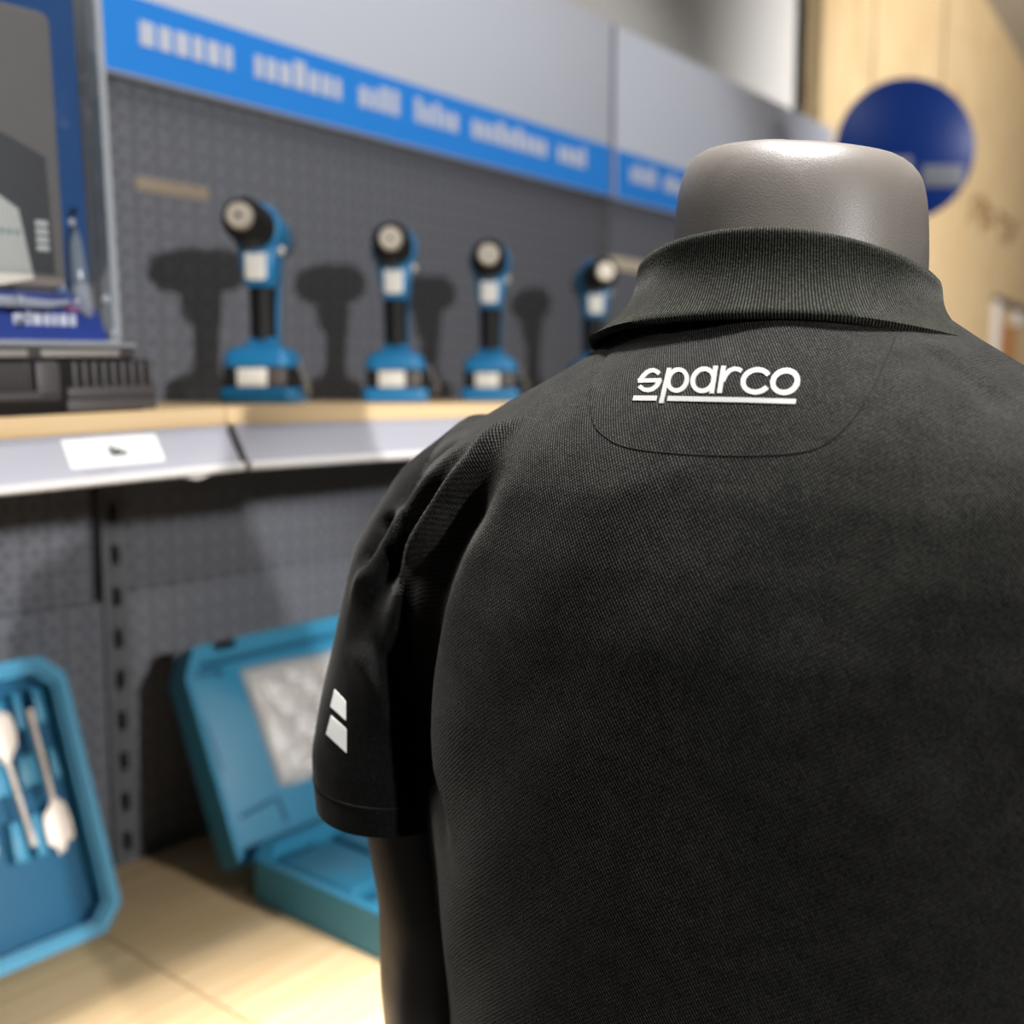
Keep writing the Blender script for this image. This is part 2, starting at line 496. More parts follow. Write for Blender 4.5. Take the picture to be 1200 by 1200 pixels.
# the left bay droops a little towards the left
piv = Vector((XJ, 0, ZS))
def droop(o, ang=-T1):
    R = Matrix.Translation(piv) @ Matrix.Rotation(ang, 4, 'Y') @ Matrix.Translation(-piv)
    bpy.context.view_layer.update()
    o.matrix_world = R @ o.matrix_world
droop(bay1)
ZL = .905
l1 = shelf_board(XJ-1.06, XJ, .66, ZL, label='lower birch shelf at left under the spade bit case')
l2 = shelf_board(XJ, XJ+1.06, .66, ZL, label='lower birch shelf under the open teal case')

# white tag in the rail (on bay 1)
tg = thing('price_tag', (0, 0, ZS), 0, 'white price card with a tiny picture, clipped in the grey rail at left', 'price tag')
bm = B()
yf = YF
sl = (.0205, .032)
def railpt(x, s, off):   # s 0 top .. 1 bottom of rail
    n = Vector((0, -.842, .539))
    return Vector((x, yf-.0045, -.0170)) + Vector((0, -.0205, -.0345))*s + n*off
x0t, x1t = at_y(74, 535, yf-.01).x, at_y(184, 530, yf-.01).x
quad = [railpt(x0t, 0, .0008), railpt(x1t, 0, .0008), railpt(x1t, 1.0, .0008), railpt(x0t, 1.0, .0008)]
q2 = [railpt(x0t, 0, .0002), railpt(x1t, 0, .0002), railpt(x1t, 1.0, .0002), railpt(x0t, 1.0, .0002)]
add_faces(bm, quad+q2, [(0,1,2,3),(7,6,5,4),(0,4,5,1),(1,5,6,2),(2,6,7,3),(3,7,4,0)])
bmesh.ops.recalc_face_normals(bm, faces=bm.faces)
build('card', bm, M_PAPER, tg, None)
def railmark(name, xa, xb, sa, sb, m, off=.0011):
    bm = B(); V = [railpt(xa, sa, off), railpt(xb, sa, off), railpt(xb, sb, off), railpt(xa, sb, off)]
    V += [railpt(xa, sa, off-.0002), railpt(xb, sa, off-.0002), railpt(xb, sb, off-.0002), railpt(xa, sb, off-.0002)]
    add_faces(bm, V, [(0,1,2,3),(7,6,5,4),(0,4,5,1),(1,5,6,2),(2,6,7,3),(3,7,4,0)])
    return bm
w = x1t-x0t
bm = railmark('p', x0t+.44*w, x0t+.62*w, .40, .50, M_INK)
merge(bm, railmark('p', x0t+.44*w, x0t+.49*w, .28, .45, M_INK)); merge(bm, railmark('p', x0t+.50*w, x0t+.56*w, .34, .42, M_INK))
build('tool_picture', bm, M_INK, tg, None)
bm = B()
for i in range(6):
    merge(bm, railmark('t', x0t+(.12+.055*i)*w, x0t+(.155+.055*i)*w, .80, .87, M_GREYINK))
build('small_print', bm, M_GREYINK, tg, None)
droop(tg)
# little clear clip under the left rail
cp = at_y(228, 566, yf-.02)
bm = B(); prism(bm, [(-.017, 0), (.017, 0), (.010, -.006), (0, -.008), (-.010, -.006)], 0, .006, .001, wallT(cp.x, yf-.019, cp.z+.011))
tag(build('rail_clip', bm, M_RAILTRIM), 'small pale clip hanging under the grey rail near its right end', 'clip')

# ------------------------------------------------------------------ header sign
ZH = 1.8715
hs = thing('header_sign', (0, 0, ZH), 0, 'long blue and white header sign above the perforated panels', 'sign')
for k, (xa, xb) in enumerate(((PX, X2-.006), (X2+.012, X2+1.05))):
    bm = B(); box(bm, (xa, YW-.02, 0), (xb, YW+.01, .32), .002); p = build('sign_panel', bm, M_SIGNWHITE, hs)
    bm = B(); box(bm, (xa+.001, YW-.0215, .002), (xb-.001, YW-.0202, .092)); build('blue_band', bm, M_SIGNBLUE, p)
    rnd = random.Random(k+7); x = xa+.05
    while x < xb-.06:
        for L in range(rnd.randint(4, 9)):
            if x > xb-.06: break
            ww = rnd.uniform(.012, .02)
            bm = B(); box(bm, (x, YW-.0235, .038), (x+ww, YW-.0217, rnd.choice((.066, .066, .074)))); build('white_letter', bm, M_SIGNWHITE, p, None)
            x += ww+.006
        x += .03
bm = B(); box(bm, (X2-.006, YW-.018, -.004), (X2+.012, YW+.008, .32), .002); build('joint_cover', bm, M_SIGNGREY, hs)

# thin beige and cream strips lying flat on the perforated panels
def strip(px0, py0, px1, py1, h, m, label):
    A = at_y(px0, py0, YW-.003); C_ = at_y(px1, py1, YW-.003)
    bm = B(); box(bm, (0, -.0012, -h/2), (C_.x-A.x, 0, h/2), .0004)
    o = build('pale_strip', bm, m); o.location = (A.x, YW-.0001, A.z); 
    return tag(o, label, 'label strip')
strip(160, 214, 246, 226, .017, M_CREAMDIM, 'beige strip on the perforated panel above the left drill')
strip(708, 306, 830, 328, .024, M_CREAM, 'cream strip on the perforated panel right of the sign joint, beside the collar')

# ------------------------------------------------------------------ cordless drill (local +x = where the chuck points)
def make_drill():
    t = thing('cordless_drill', (0, 0, 0), 0, None, 'cordless drill', 'cordless drills lined up on the shelf')
    # battery: blue tray, dark band, blue foot
    bm = B(); prism(bm, rrect(-.052, -.041, .050, .041, .010), 0, .0175, .004)
    bat = build('battery', bm, M_BLUE, t)
    bm = B(); prism(bm, rrect(-.048, -.036, .046, .036, .008), .0176, .040, .001); build('battery_band', bm, M_BLK, bat)
    bm = B(); box(bm, (.0455, -.020, .0185), (.0475, .0125, .0385), .003); build('white_label', bm, M_STICK, bat)
    bm = B(); box(bm, (.0455, .0145, .0190), (.0468, .032, .0380), .001); build('grey_latch', bm, M_DGREY, bat)
    bm = B()
    def rr(s, z, cx=0.): return [(cx+x, y, z) for x, y in rrect(-.048*s[0], -.037*s[1], .046*s[0], .037*s[1], .012*min(s))]
    loft(bm, [rr((.98, .99), .0402), rr((1, 1), .0425), rr((1, 1), .050), rr((.92, .90), .0575), rr((.70, .66), .0625), rr((.40, .46), .066, -.004), rr((.34, .42), .073, -.006)])
    build('foot', bm, M_BLUE, t, 60)
    # handle
    def hr(z, cx, hx, hy): return [(cx+hx*math.cos(q)*1., hy*math.sin(q), z) for q in [2*pi*i/24 for i in range(24)]]
    bm = B(); loft(bm, [hr(.070, -.004, .017, .0150), hr(.085, -.004, .0155, .0140), hr(.105, -.006, .0165, .0145), hr(.13, -.008, .018, .0155), hr(.15, -.010, .020, .0165)])
    build('grip', bm, M_BLK, t, 60)
    bm = B(); loft(bm, [hr(.068, -.016, .009, .0165), hr(.085, -.016, .008, .0155), hr(.105, -.0185, .008, .016), hr(.13, -.022, .0085, .0165), hr(.152, -.026, .010, .0175)])
    build('rear_spine', bm, M_BLUE, t, 60)
    # switch housing below the barrel with white tag
    bm = B()
    loft(bm, [[(x, y, z) for x, y in rrect(-.030+dx, -hy, .026+dx, hy, .008)] for z, dx, hy in ((.128, -.006, .0150), (.134, -.002, .0175), (.150, 0, .019), (.168, 0, .022), (.180, -.002, .024))])
    build('switch_housing', bm, M_BLUE, t, 60)
    bm = B(); prism(bm, rrect(-.0125, .1345, .0105, .168, .004), 0, .003, .001, Matrix(((0, 0, 1, .0245), (1, 0, 0, 0), (0, 1, 0, 0), (0, 0, 0, 1))))
    build('white_tag', bm, M_STICK, t)
    # side switch and bright knob
    bm = B(); lathe(bm, [(.0, .0055), (.003, .0055), (.005, .004)], 16, Matrix.Translation((.006, .022, .168)) @ Matrix.Rotation(pi/2, 4, 'Z')); build('direction_switch', bm, M_METAL, t)
    # barrel
    zc = .190
    A = Matrix.Translation((0, 0, zc))
    bm = B(); lathe(bm, [(-.082, .016), (-.080, .021), (-.072, .0245), (-.045, .0255), (-.010, .0260), (.004, .0275), (.024, .0285), (.031, .0275), (.034, .0245)], 48, A)
    brl = build('motor_housing', bm, M_BLUE, t, 50)
    bm = B(); lathe(bm, [(-.0965, .010), (-.096, .0165), (-.092, .0205), (-.086, .0235), (-.074, .0256), (-.064, .0262), (-.060, .0262)], 48, A)
    for k in range(5): 
        pass
    build('rear_cap', bm, M_DGREY, brl, 50)
    bm = B(); lathe(bm, [(.034, .0240), (.040, .0242), (.042, .0232), (.058, .0238), (.082, .0232), (.096, .0200), (.102, .0155)], 48, A)
    ck = build('chuck', bm, M_BLK, t, 40)
    bm = B()
    lathe(bm, [(.100, .0140), (.106, .0132), (.110, .0128), (.1115, .0115), (.1115, .0032), (.106, .003)], 40, A)
    build('chuck_nose', bm, M_METAL, ck, 40)
    bm = B(); lathe(bm, [(.1065, .0029), (.1075, .0029)], 16, A); build('chuck_bore', bm, M_SLOT, ck)
    # belt clip on the side of the foot and a loop of security cable
    bm = B(); pts = [(.012+.002*math.sin(k), .041+.0045*math.cos(k*1.3)*.5+.002, .012+.0012*k) for k in range(28)]
    tube(bm, [(-.03, .040, .010), (-.012, .047, .010), (.008, .051, .014), (.022, .049, .024), (.020, .045, .036), (.012, .042, .045)], .0026, 8)
    tube(bm, [(.018, .0475, .014), (.024, .052, .020), (.030, .050, .027)], .003, 8)
    build('cable_loop', bm, M_CABLE, t, 60)
    return t
drill_pos = [(.766, .98), (.9755, .98), (1.1622, .98), (1.4165, .98)]
drill_lab = ['leftmost cordless drill on the shelf, nearest to the charger and the blister pack',
             'second blue cordless drill from the left on the shelf, fully in view',
             'third cordless drill from the left, its base just touching the black shoulder of the shirt',
             'rightmost cordless drill, half hidden by the collar of the polo shirt']
d0 = make_drill()
DR = math.radians(220.8)
drills = [d0] + [copy_tree(d0) for _ in range(3)]
for d, (x, y), lb, off in zip(drills, drill_pos, drill_lab, (0, 1.5, -2, 3)):
    d.location = (x, y, ZS+.0002); d.rotation_euler = (0, 0, DR + math.radians(off)); d['label'] = lb

# ------------------------------------------------------------------ battery charger
cx1 = at_y(184, 480, .815).x
ch = thing('battery_charger', (cx1-.17, .87, ZS), 0, 'long low charcoal battery charger with ribbed front, under the blister pack', 'charger')
HW = .17
bm = B(); box(bm, (-HW, -.055, .0035), (HW, .075, .036), .004); box(bm, (-HW+.01, -.05, 0), (HW-.01, .07, .0045), .001)
build('body', bm, M_BLK, ch)
bm = B(); box(bm, (-HW+.002, -.05, .036), (HW-.012, .07, .047), .004); build('top_cover', bm, M_CHARGER, ch)
ch.scale = (1, 1, 1.2)
bx = at_y(72, 470, .815).x - (cx1-.17)     # divider between the two blocks
bm = B(); box(bm, (bx+.004, -.060, .010), (HW-.001, -.052, .0175), .002); box(bm, (bx+.004, -.0585, .001), (HW-.001, -.052, .010), .002); build('lower_lip', bm, M_CHARGER, ch)
bm = B(); box(bm, (bx-.16, -.060, .0095), (bx-.002, -.052, .0155), .002); box(bm, (bx-.021, -.060, .0095), (bx-.001, -.053, .035), .003); build('lower_lip', bm, M_CHARGER, ch)
nr = 9
for k in range(nr):
    x = bx+.0115 + (HW-.006-bx-.0115)*k/(nr-1)
    bm = B(); box(bm, (x-.0021, -.0595, .016), (x+.0021, -.053, .0345), .0015); build('rib', bm, M_CHARGER, ch)
bm = B()
x = bx-.026
while x > -HW+.01:
    box(bm, (x-.0011, -.0575, .0155), (x+.0011, -.053, .0345), .0006); x -= .0045
build('fine_grille', bm, M_CHARGER, ch)
bm = B(); box(bm, (at_y(55, 418, .81).x-(cx1-.17), -.054, .0375), (at_y(147, 418, .81).x-(cx1-.17), -.0495, .0425), .001); build('pale_strip', bm, M_CHSTRIP, ch)
bm = B(); box(bm, (at_y(-45, 418, .81).x-(cx1-.17), -.054, .0375), (at_y(40, 418, .81).x-(cx1-.17), -.0495, .0425), .001); build('pale_strip', bm, M_CHSTRIP, ch)
droop(ch)
bpy.context.view_layer.update()

# ------------------------------------------------------------------ blister pack standing on the charger
YB = .845
def bz(px, py, Y=YB): return at_y(px, py, Y)
br = bz(138, 405).x; bl = br-.24; zb = ZS+.0475*1.2-.0045
bp_ = thing('blister_pack', ((bl+br)/2, YB, zb), 0, 'clear blister pack with blue card and grey device, standing on the charger', 'blister pack')
cxx = (bl+br)/2
HB = .30; hw = (br-bl)/2
TB = Matrix(((1, 0, 0, 0), (0, 0, -1, 0), (0, 1, 0, 0), (0, 0, 0, 1)))   # local: x right, y up, z out
cardw = bz(106, 300).x - cxx
bm = B(); prism(bm, rrect(-hw+.012, .045, cardw, HB-.01, .006), 0, .001, 0, TB); build('backing_card', bm, M_CARDBLUE, bp_)
bm = B(); prism(bm, [(-hw+.006, .004), (hw-.010, .002), (hw-.020, .030), (hw-.034, .042), (-hw+.006, .044)], .006, .0072, 0, TB); nv = build('printed_base_card', bm, M_CARDNAVY, bp_)
bm = B()
x = .028
for wv in (.010, .006, .009, .007, .006, .009, .007):
    bm = B(); box(bm, (x, .017, .0073), (x+wv-.002, .026, .0078), 0, TB); x += wv
    build('white_letter', bm, M_SIGNWHITE, nv, None)
bm = B(); box(bm, (.070, .028, .0073), (.086, .034, .0078), 0, TB); build('pink_mark', bm, mat('pink_print', (150, 96, 140), rough=.5), nv, None)
bm = B(); ring_prism(bm, rrect(-hw, 0, hw-.002, HB, .012), rrect(-hw+.006, .005, hw-.009, HB-.006, .008), -.004, .012, TB); build('clear_rim', bm, M_CLEARRIM, bp_)
bm = B(); box(bm, (-hw+.002, -.0005, -.012), (hw, .003, .030), .001, TB); build('clear_foot', bm, M_CLEARRIM, bp_)
# domed clear shell
bm = B()
def shellring(i, z): return [tuple(TB @ Vector((x, y, z))) for x, y in rrect(-hw+.008+i, .048+i, hw-.012-i, HB-.008-i, .02)]
loft(bm, [shellring(0, .0015), shellring(.001, .014), shellring(.006, .026), shellring(.012, .030)]); build('clear_shell', bm, M_CLEAR, bp_, 60)
# pale tubes and beads added on the clear shell as its glints
M_GLINT = clear_mat('clear_glint_plastic', .12, (240, 245, 252), mixf=.5, body=.8)
def bl_pt(px, py, off=.012): p = bz(px, py, YB-off); return (p.x-cxx, -off, p.z-zb)
bm = B(); tube(bm, [bl_pt(91, 240), bl_pt(92, 280), bl_pt(96, 330), bl_pt(101, 355), bl_pt(108, 368)], [.003, .005, .0075, .007, .003], 16); build('glint_streak', bm, M_GLINT, bp_, 80)
bm = B(); tube(bm, [bl_pt(-40, 342, .03), bl_pt(20, 348, .03), bl_pt(60, 352, .028), bl_pt(84, 350, .022)], [.004, .0045, .0035, .002], 14); build('glint_streak', bm, M_GLINT, bp_, 80)
for px_, py_, r_ in ((88, 257, .0032), (92, 350, .003), (126, 348, .004), (135, 388, .004), (26, 347, .0045), (35, 365, .0035), (77, 333, .002)):
    bm = B(); q_ = bl_pt(px_, py_, .0155 if px_ > 100 else .034); bmesh.ops.create_uvsphere(bm, u_segments=16, v_segments=10, radius=r_, matrix=Matrix.Translation(q_)); build('glint_bead', bm, M_GLINT, bp_, 80)
# grey device
dvr = bz(78, 300, YB-.02).x - cxx
dz0 = bz(60, 334, YB-.02).z - zb
dv = B(); prism(dv, rrect(-hw+.02, dz0, dvr, HB-.045, .008), .002, .024, .004, TB); dev = build('device_body', dv, M_DEVICE, bp_)
bm = B(); prism(bm, [(dvr-.075, dz0+.012), (dvr-.010, dz0+.011), (dvr-.012, dz0+.100), (dvr-.04, dz0+.112), (dvr-.085, dz0+.125)], .0235, .0250, .0005, TB); build('dark_recess', bm, M_DEVDARK, dev)
wp = [bz(-40, 335, YB-.026), bz(43, 322, YB-.026), bz(26, 240, YB-.026), bz(-3, 218, YB-.026), bz(-60, 208, YB-.026)]
bm = B(); prism(bm, [(p.x-cxx, p.z-zb) for p in wp], .0250, .0262, .0004, TB); build('display_window', bm, M_WINDOW, dev)
kx = bz(54, 273, YB-.026).x-cxx; kz = bz(54, 273, YB-.026).z-zb
for r_ in range(4):
    bm = B(); box(bm, (kx-.0052, kz-.011+r_*.0062, .0249), (kx+.0048, kz-.0065+r_*.0062, .0262), .0006, TB); build('button', bm, M_STICK, dev)
bm = B()
for k in range(5):
    box(bm, (kx-.046+.006*k, kz-.0005, .0262), (kx-.0425+.006*k, kz+.0035, .02655), 0, TB)
build('display_print', bm, mat('green_grey_ink', (150, 165, 160), rough=.6), dev, None)
bpy.context.view_layer.update()
droop(bp_, -.02)

# ------------------------------------------------------------------ tool cases leaning on the perforated panel
def lean_frame(x, y0, z0, y1, z1, rz=0):
    """local x along the wall, local y up the lean, local z outwards"""
    u = Vector((1, 0, 0)); v = Vector((0, y1-y0, z1-z0)).normalized(); w = u.cross(v)
    return Matrix(((u.x, v.x, w.x, x), (u.y, v.y, w.y, y0), (u.z, v.z, w.z, z0), (0, 0, 0, 1)))

def in_frame(Fm, px, py, h):
    w = Vector((Fm[0][2], Fm[1][2], Fm[2][2])); p0 = Vector((Fm[0][3], Fm[1][3], Fm[2][3])) + w*h
    P = at_plane(px, py, p0, w)
    q = Fm.inverted() @ P
    return q

def oct_poly(x0, y0, x1, y1, c):
    return [(x0+c, y0), (x1-c, y0), (x1, y0+c), (x1, y1-c), (x1-c, y1), (x0+c, y1), (x0, y1-c), (x0, y0+c)]

def frame_thing(name, Fm, label, cat, group=None):
    o = bpy.data.objects.new(name, None); COL.objects.link(o); o.matrix_world = Fm; o.empty_display_size = .05
    return tag(o, label, cat, group)

# spade bit case
F1 = lean_frame(.25, 1.052, ZL+.006, 1.158, ZL+.006+.262)
c1 = frame_thing('spade_bit_case', F1, 'open teal case holding spade bits, leaning on the lower shelf at far left', 'tool case', 'teal tool cases on the lower shelf')
q = in_frame(F1, 78, 800, .03); W1 = q.x; q = in_frame(F1, 38, 770, .03); H1 = q.y; ch1 = .024
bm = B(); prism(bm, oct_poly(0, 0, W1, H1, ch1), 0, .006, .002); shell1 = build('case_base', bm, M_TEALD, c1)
bm = B()
ring_prism(bm, oct_poly(0, 0, W1, H1, ch1), oct_poly(.012, .012, W1-.012, H1-.014, ch1*.75), .004, .034)
build('case_rim', bm, M_TEAL, c1)
bm = B()
ring_prism(bm, oct_poly(.0118, .0118, W1-.0118, H1-.0138, ch1*.75), oct_poly(.016, .016, W1-.016, H1-.018, ch1*.7), .006, .028)
build('inner_lip', bm, M_TEAL, c1)
# raised holders, taken from the photo's blocks
def holder(pts, h=.024):
    P = [in_frame(F1, a_, b_, h) for a_, b_ in pts]
    bm = B(); prism(bm, [(p.x, p.y) for p in P], .005, h, .002); build('bit_holder', bm, M_TEAL, c1)
for pts in ([(14, 812), (23, 812), (32, 852), (22, 855)], [(36, 808), (47, 806), (57, 843), (45, 849)],
            [(20, 888), (43, 881), (50, 916), (27, 925)], [(55, 877), (64, 875), (74, 909), (64, 913)],
            [(-14, 896), (6, 890), (16, 930), (-6, 937)], [(11, 965), (25, 961), (37, 1010), (20, 1012)], [(36, 955), (47, 951), (58, 1000), (46, 1004)],
            [(-10, 826), (4, 822), (8, 850), (-8, 856)], [(-60, 905), (-35, 898), (-25, 940), (-50, 946)]):
    holder(pts)
def spade(name, shank0, shank1, head, label, h=.030):
    """shank0 -> shank1 in photo px, head = outline of the blade in photo px"""
    t = bpy.data.objects.new(name, None); COL.objects.link(t); t.matrix_world = F1
    tag(t, label, 'drill bit', 'spade bits in the teal case')
    a0 = in_frame(F1, *shank0, h); a1 = in_frame(F1, *shank1, h)
    bm = B(); tube(bm, [a0, a0.lerp(a1, .15), a0.lerp(a1, .16), a1], [.0034, .0034, .0028, .0028], 12); build('shank', bm, M_BITS, t, 60)
    P = [in_frame(F1, a_, b_, h) for a_, b_ in head]
    bm = B(); prism(bm, [(p.x, p.y) for p in P], h-.0015, h+.0015, .0006); build('blade', bm, M_BITS, t)
    return t
spade('spade_bit', (40, 991), (8, 890), [(-2, 831), (4, 838), (8, 834), (13, 842), (19, 860), (20, 872), (15, 884), (12, 897), (5, 897), (-2, 886), (-10, 874), (-12, 858), (-8, 842)],
      'spade bit at the left frame edge, blade pointing up')
spade('spade_bit', (34, 831), (63, 940), [(60, 936), (67, 935), (76, 942), (84, 962), (87, 980), (82, 985), (79, 984), (77, 998), (73, 993), (71, 1003), (66, 993), (57, 990), (51, 966), (51, 956), (57, 946)],
      'spade bit right of the other, blade pointing down')
spade('spade_bit', (-50, 850), (-22, 960), [(-26, 955), (-18, 955), (-8, 975), (-3, 1000), (-12, 1012), (-20, 1008), (-28, 1014), (-36, 1000), (-38, 975)],
      'spade bit mostly outside the left frame edge, blade pointing down')

# open case with the bag: lid leaning, tray lying on the shelf
F2 = lean_frame(.728, 1.037, ZL+.022, 1.152, ZL+.022+.25)
q = in_frame(F2, 237, 757, .02); H2 = q.y
q0 = in_frame(F2, 212, 795, .02); X0 = q0.x
c2 = frame_thing('tool_case', F2, 'open empty teal case leaning on the panel with a clear bag in its lid', 'tool case', 'teal tool cases on the lower shelf')
W2 = X0+.37
pc = [(X0, 0), (W2, 0), (W2, H2-.03), (W2-.02, H2), (X0+.085, H2), (X0+.082, H2-.012), (X0+.052, H2-.012), (X0+.048, H2), (X0+.022, H2), (X0, H2-.036)]
bm = B(); prism(bm, pc, -.012, .012, .002); lid = build('lid', bm, M_TEAL, c2)
def inset(i): return [(X0+i, .004), (W2-i, .004), (W2-i, H2-.034), (W2-.022-i*.4, H2-.022), (X0+.085, H2-.022), (X0+.08, H2-.022), (X0+.052, H2-.022), (X0+.048, H2-.022), (X0+.024+i*.4, H2-.022), (X0+i, H2-.04)]
bm = B(); ring_prism(bm, pc, inset(.008), .0121, .030); build('lid_rim', bm, M_TEAL, lid)
# moulded relief in the lid
bm = B()
a1_ = in_frame(F2, 228, 792, .013); a2_ = in_frame(F2, 256, 786, .013)
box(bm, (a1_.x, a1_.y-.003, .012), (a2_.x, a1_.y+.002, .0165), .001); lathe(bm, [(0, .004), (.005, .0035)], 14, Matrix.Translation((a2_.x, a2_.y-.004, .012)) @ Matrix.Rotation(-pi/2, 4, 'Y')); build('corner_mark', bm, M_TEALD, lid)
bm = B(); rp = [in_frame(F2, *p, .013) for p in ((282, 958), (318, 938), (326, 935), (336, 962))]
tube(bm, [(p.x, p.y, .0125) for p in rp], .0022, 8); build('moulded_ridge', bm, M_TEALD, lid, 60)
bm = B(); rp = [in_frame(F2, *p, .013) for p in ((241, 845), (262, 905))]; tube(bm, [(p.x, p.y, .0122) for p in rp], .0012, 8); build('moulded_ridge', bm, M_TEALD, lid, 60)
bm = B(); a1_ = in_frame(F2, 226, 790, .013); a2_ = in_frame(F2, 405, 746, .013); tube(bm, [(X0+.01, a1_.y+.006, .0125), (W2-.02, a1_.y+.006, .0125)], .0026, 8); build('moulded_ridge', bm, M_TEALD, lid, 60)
# tray on the shelf
wt = B(); TT = Matrix.Translation((.728, 0, 0))
D0, D1 = .72, 1.012
def tray_poly(i): return oct_poly(X0+i, D0+i, W2-i, D1-i, .03)
prism(wt, tray_poly(0), ZL+.001, ZL+.010, .002, TT)
ring_prism(wt, tray_poly(0), tray_poly(.012), ZL+.009, ZL+.052, TT)
Finv = F2.inverted()
bmesh.ops.transform(wt, matrix=Finv, verts=wt.verts); tray = build('tray', wt, M_TEAL, c2)
bm = B()
rndb = [(.03, .85, .11, .98, .042), (.13, .88, .22, .99, .036), (.24, .86, .33, .985, .044), (.03, .75, .17, .835, .034), (.19, .75, .33, .85, .040)]
for xa, ya, xb, yb, h in rndb:
    bm = B(); prism(bm, rrect(X0+xa, ya, X0+xb, yb, .01), ZL+.009, ZL+h, .004, TT); bmesh.ops.transform(bm, matrix=Finv, verts=bm.verts); build('moulded_block', bm, M_TEAL, tray)
for xa in (.05, .29):
    bm = B(); box(bm, (.728+X0+xa, D0-.006, ZL+.012), (.728+X0+xa+.035, D0+.002, ZL+.048), .003); bmesh.ops.transform(bm, matrix=Finv, verts=bm.verts); build('latch', bm, M_BLK, tray)
bm = B(); 
lathe(bm, [(0, .006), (W2-X0-.08, .006)], 16, Matrix.Translation((X0+.04, -.004, .004))); build('hinge', bm, M_TEAL, c2)

# clear bag of white accessories tucked in the lid
bag = frame_thing('poly_bag', F2, 'crumpled clear bag with white leaflet inside, resting in the lid of the teal case', 'bag')
bo = [in_frame(F2, *p, .02) for p in ((284, 783), (330, 772), (377, 764), (420, 752), (432, 800), (445, 865), (420, 905), (372, 910), (352, 918), (331, 921))]
mid = Vector((sum(p.x for p in bo)/len(bo), sum(p.y for p in bo)/len(bo), .02))
def sheet(outline, c, hz, seed, rings=14, n=90, amp=.004):
    rn = random.Random(seed); t = bmesh.new(); rows = []
    per = len(outline)
    def op(u):
        u = u*per; i = int(u) % per; f_ = u-int(u); return outline[i].lerp(outline[(i+1) % per], f_)
    ph = [rn.uniform(0, 6.28) for _ in range(6)]
    for k in range(rings+1):
        s = k/rings; row = []
        for i in range(n):
            p = op(i/n); x = c.x+(p.x-c.x)*s; y = c.y+(p.y-c.y)*s
            e = 1-s**6
            z = hz + e*(.006 + amp*abs(math.sin(55*x+38*y+ph[0])) + amp*.8*abs(math.sin(90*x-60*y+ph[1])) + amp*.4*math.sin(160*y+ph[2]+40*x))
            row.append(t.verts.new((x, y, z)))
        rows.append(row)
    for k in range(1, rings):
        for i in range(n):
            t.faces.new((rows[k][i], rows[k][(i+1) % n], rows[k+1][(i+1) % n], rows[k+1][i]))
    for i in range(n): 
        t.faces.new((rows[0][0], rows[1][i], rows[1][(i+1) % n])) if True else None
    bmesh.ops.recalc_face_normals(t, faces=t.faces)
    return t
bm = sheet(bo, mid, .0135, 3)
ext = bmesh.ops.extrude_face_region(bm, geom=bm.faces[:])
bmesh.ops.translate(bm, vec=(0, 0, -.0006), verts=[v for v in ext['geom'] if isinstance(v, bmesh.types.BMVert)])
bmesh.ops.recalc_face_normals(bm, faces=bm.faces)
build('film', bm, M_BAG, bag, 80)
inn = [mid.lerp(p, .93) for p in bo]
bm = sheet(inn, mid, .0128, 9, amp=.0032); 
ext = bmesh.ops.extrude_face_region(bm, geom=bm.faces[:])
bmesh.ops.translate(bm, vec=(0, 0, -.0004), verts=[v for v in ext['geom'] if isinstance(v, bmesh.types.BMVert)])
build('white_leaflet', bm, mat('crumpled_white_paper', (246, 242, 240), rough=.6, noise=.06, nscale=35), bag, 80)

# ------------------------------------------------------------------ plywood wall: stamped marks, white bracket, blue round sign
def on_ply(px, py, off=.004): return at_plane(px, py, PW[0]+PW[1]*off, PW[1])
stamp = frame_thing('stamped_marks', Matrix(((PD.x, 0, PW[1].x, 0), (PD.y, 0, PW[1].y, 0), (0, 1, 0, 0), (0, 0, 0, 1))), 'brown stamped letters fading on the plywood, right of the neck', 'stamped print')
SM = stamp.matrix_world.inverted()
def ply_pt(px, py, off): return SM @ on_ply(px, py, off)
for strokes in ([[(1136, 262), (1140, 236), (1150, 232), (1156, 244), (1142, 252)]], [[(1148, 273), (1158, 240), (1163, 262), (1153, 262)]],
                [[(1174, 253), (1172, 285)], [(1170, 250), (1184, 262)]], [[(1186, 264), (1178, 284), (1190, 268)], [(1192, 258), (1184, 282)]]):
    bm = B()
    for st in strokes:
        P = [ply_pt(a_, b_, .002) for a_, b_ in st]
        for i in range(len(P)-1):
            d = (P[i+1]-P[i]); d.z = 0; d.normalize(); nn = Vector((-d.y, d.x, 0))*.014
            prism(bm, [((P[i]-d*.006+nn).x, (P[i]-d*.006+nn).y), ((P[i]-d*.006-nn).x, (P[i]-d*.006-nn).y), ((P[i+1]+d*.006-nn).x, (P[i+1]+d*.006-nn).y), ((P[i+1]+d*.006+nn).x, (P[i+1]+d*.006+nn).y)], P[i].z, P[i].z+.002)
    build('stamped_letter', bm, M_BROWN, stamp, None)
A_ = ply_pt(1165, 354, 0); 
br2 = frame_thing('wall_bracket', stamp.matrix_world.copy(), 'white metal frame fixed on the plywood at the right edge', 'wall bracket')
xb_, yb_ = A_.x, A_.y
zz = A_.z
B2 = ply_pt(1190, 360, 0)
bm = B(); box(bm, (xb_-.05, yb_-.75, zz), (xb_+.05, yb_, zz+.03), .004); build('upright', bm, M_WHITEMETAL, br2)
bm = B(); box(bm, (B2.x-.05, yb_-.09, zz), (B2.x+.10, yb_-.01, zz+.03), .004); build('arm', bm, M_WHITEMETAL, br2)
bm = B(); box(bm, (xb_-.06, yb_+.001, zz), (B2.x+.6, yb_+.035, zz+.022), .004); build('top_shadow_line', bm, M_DGREY, br2)  # dark bar standing in for the shadow line above the bracket
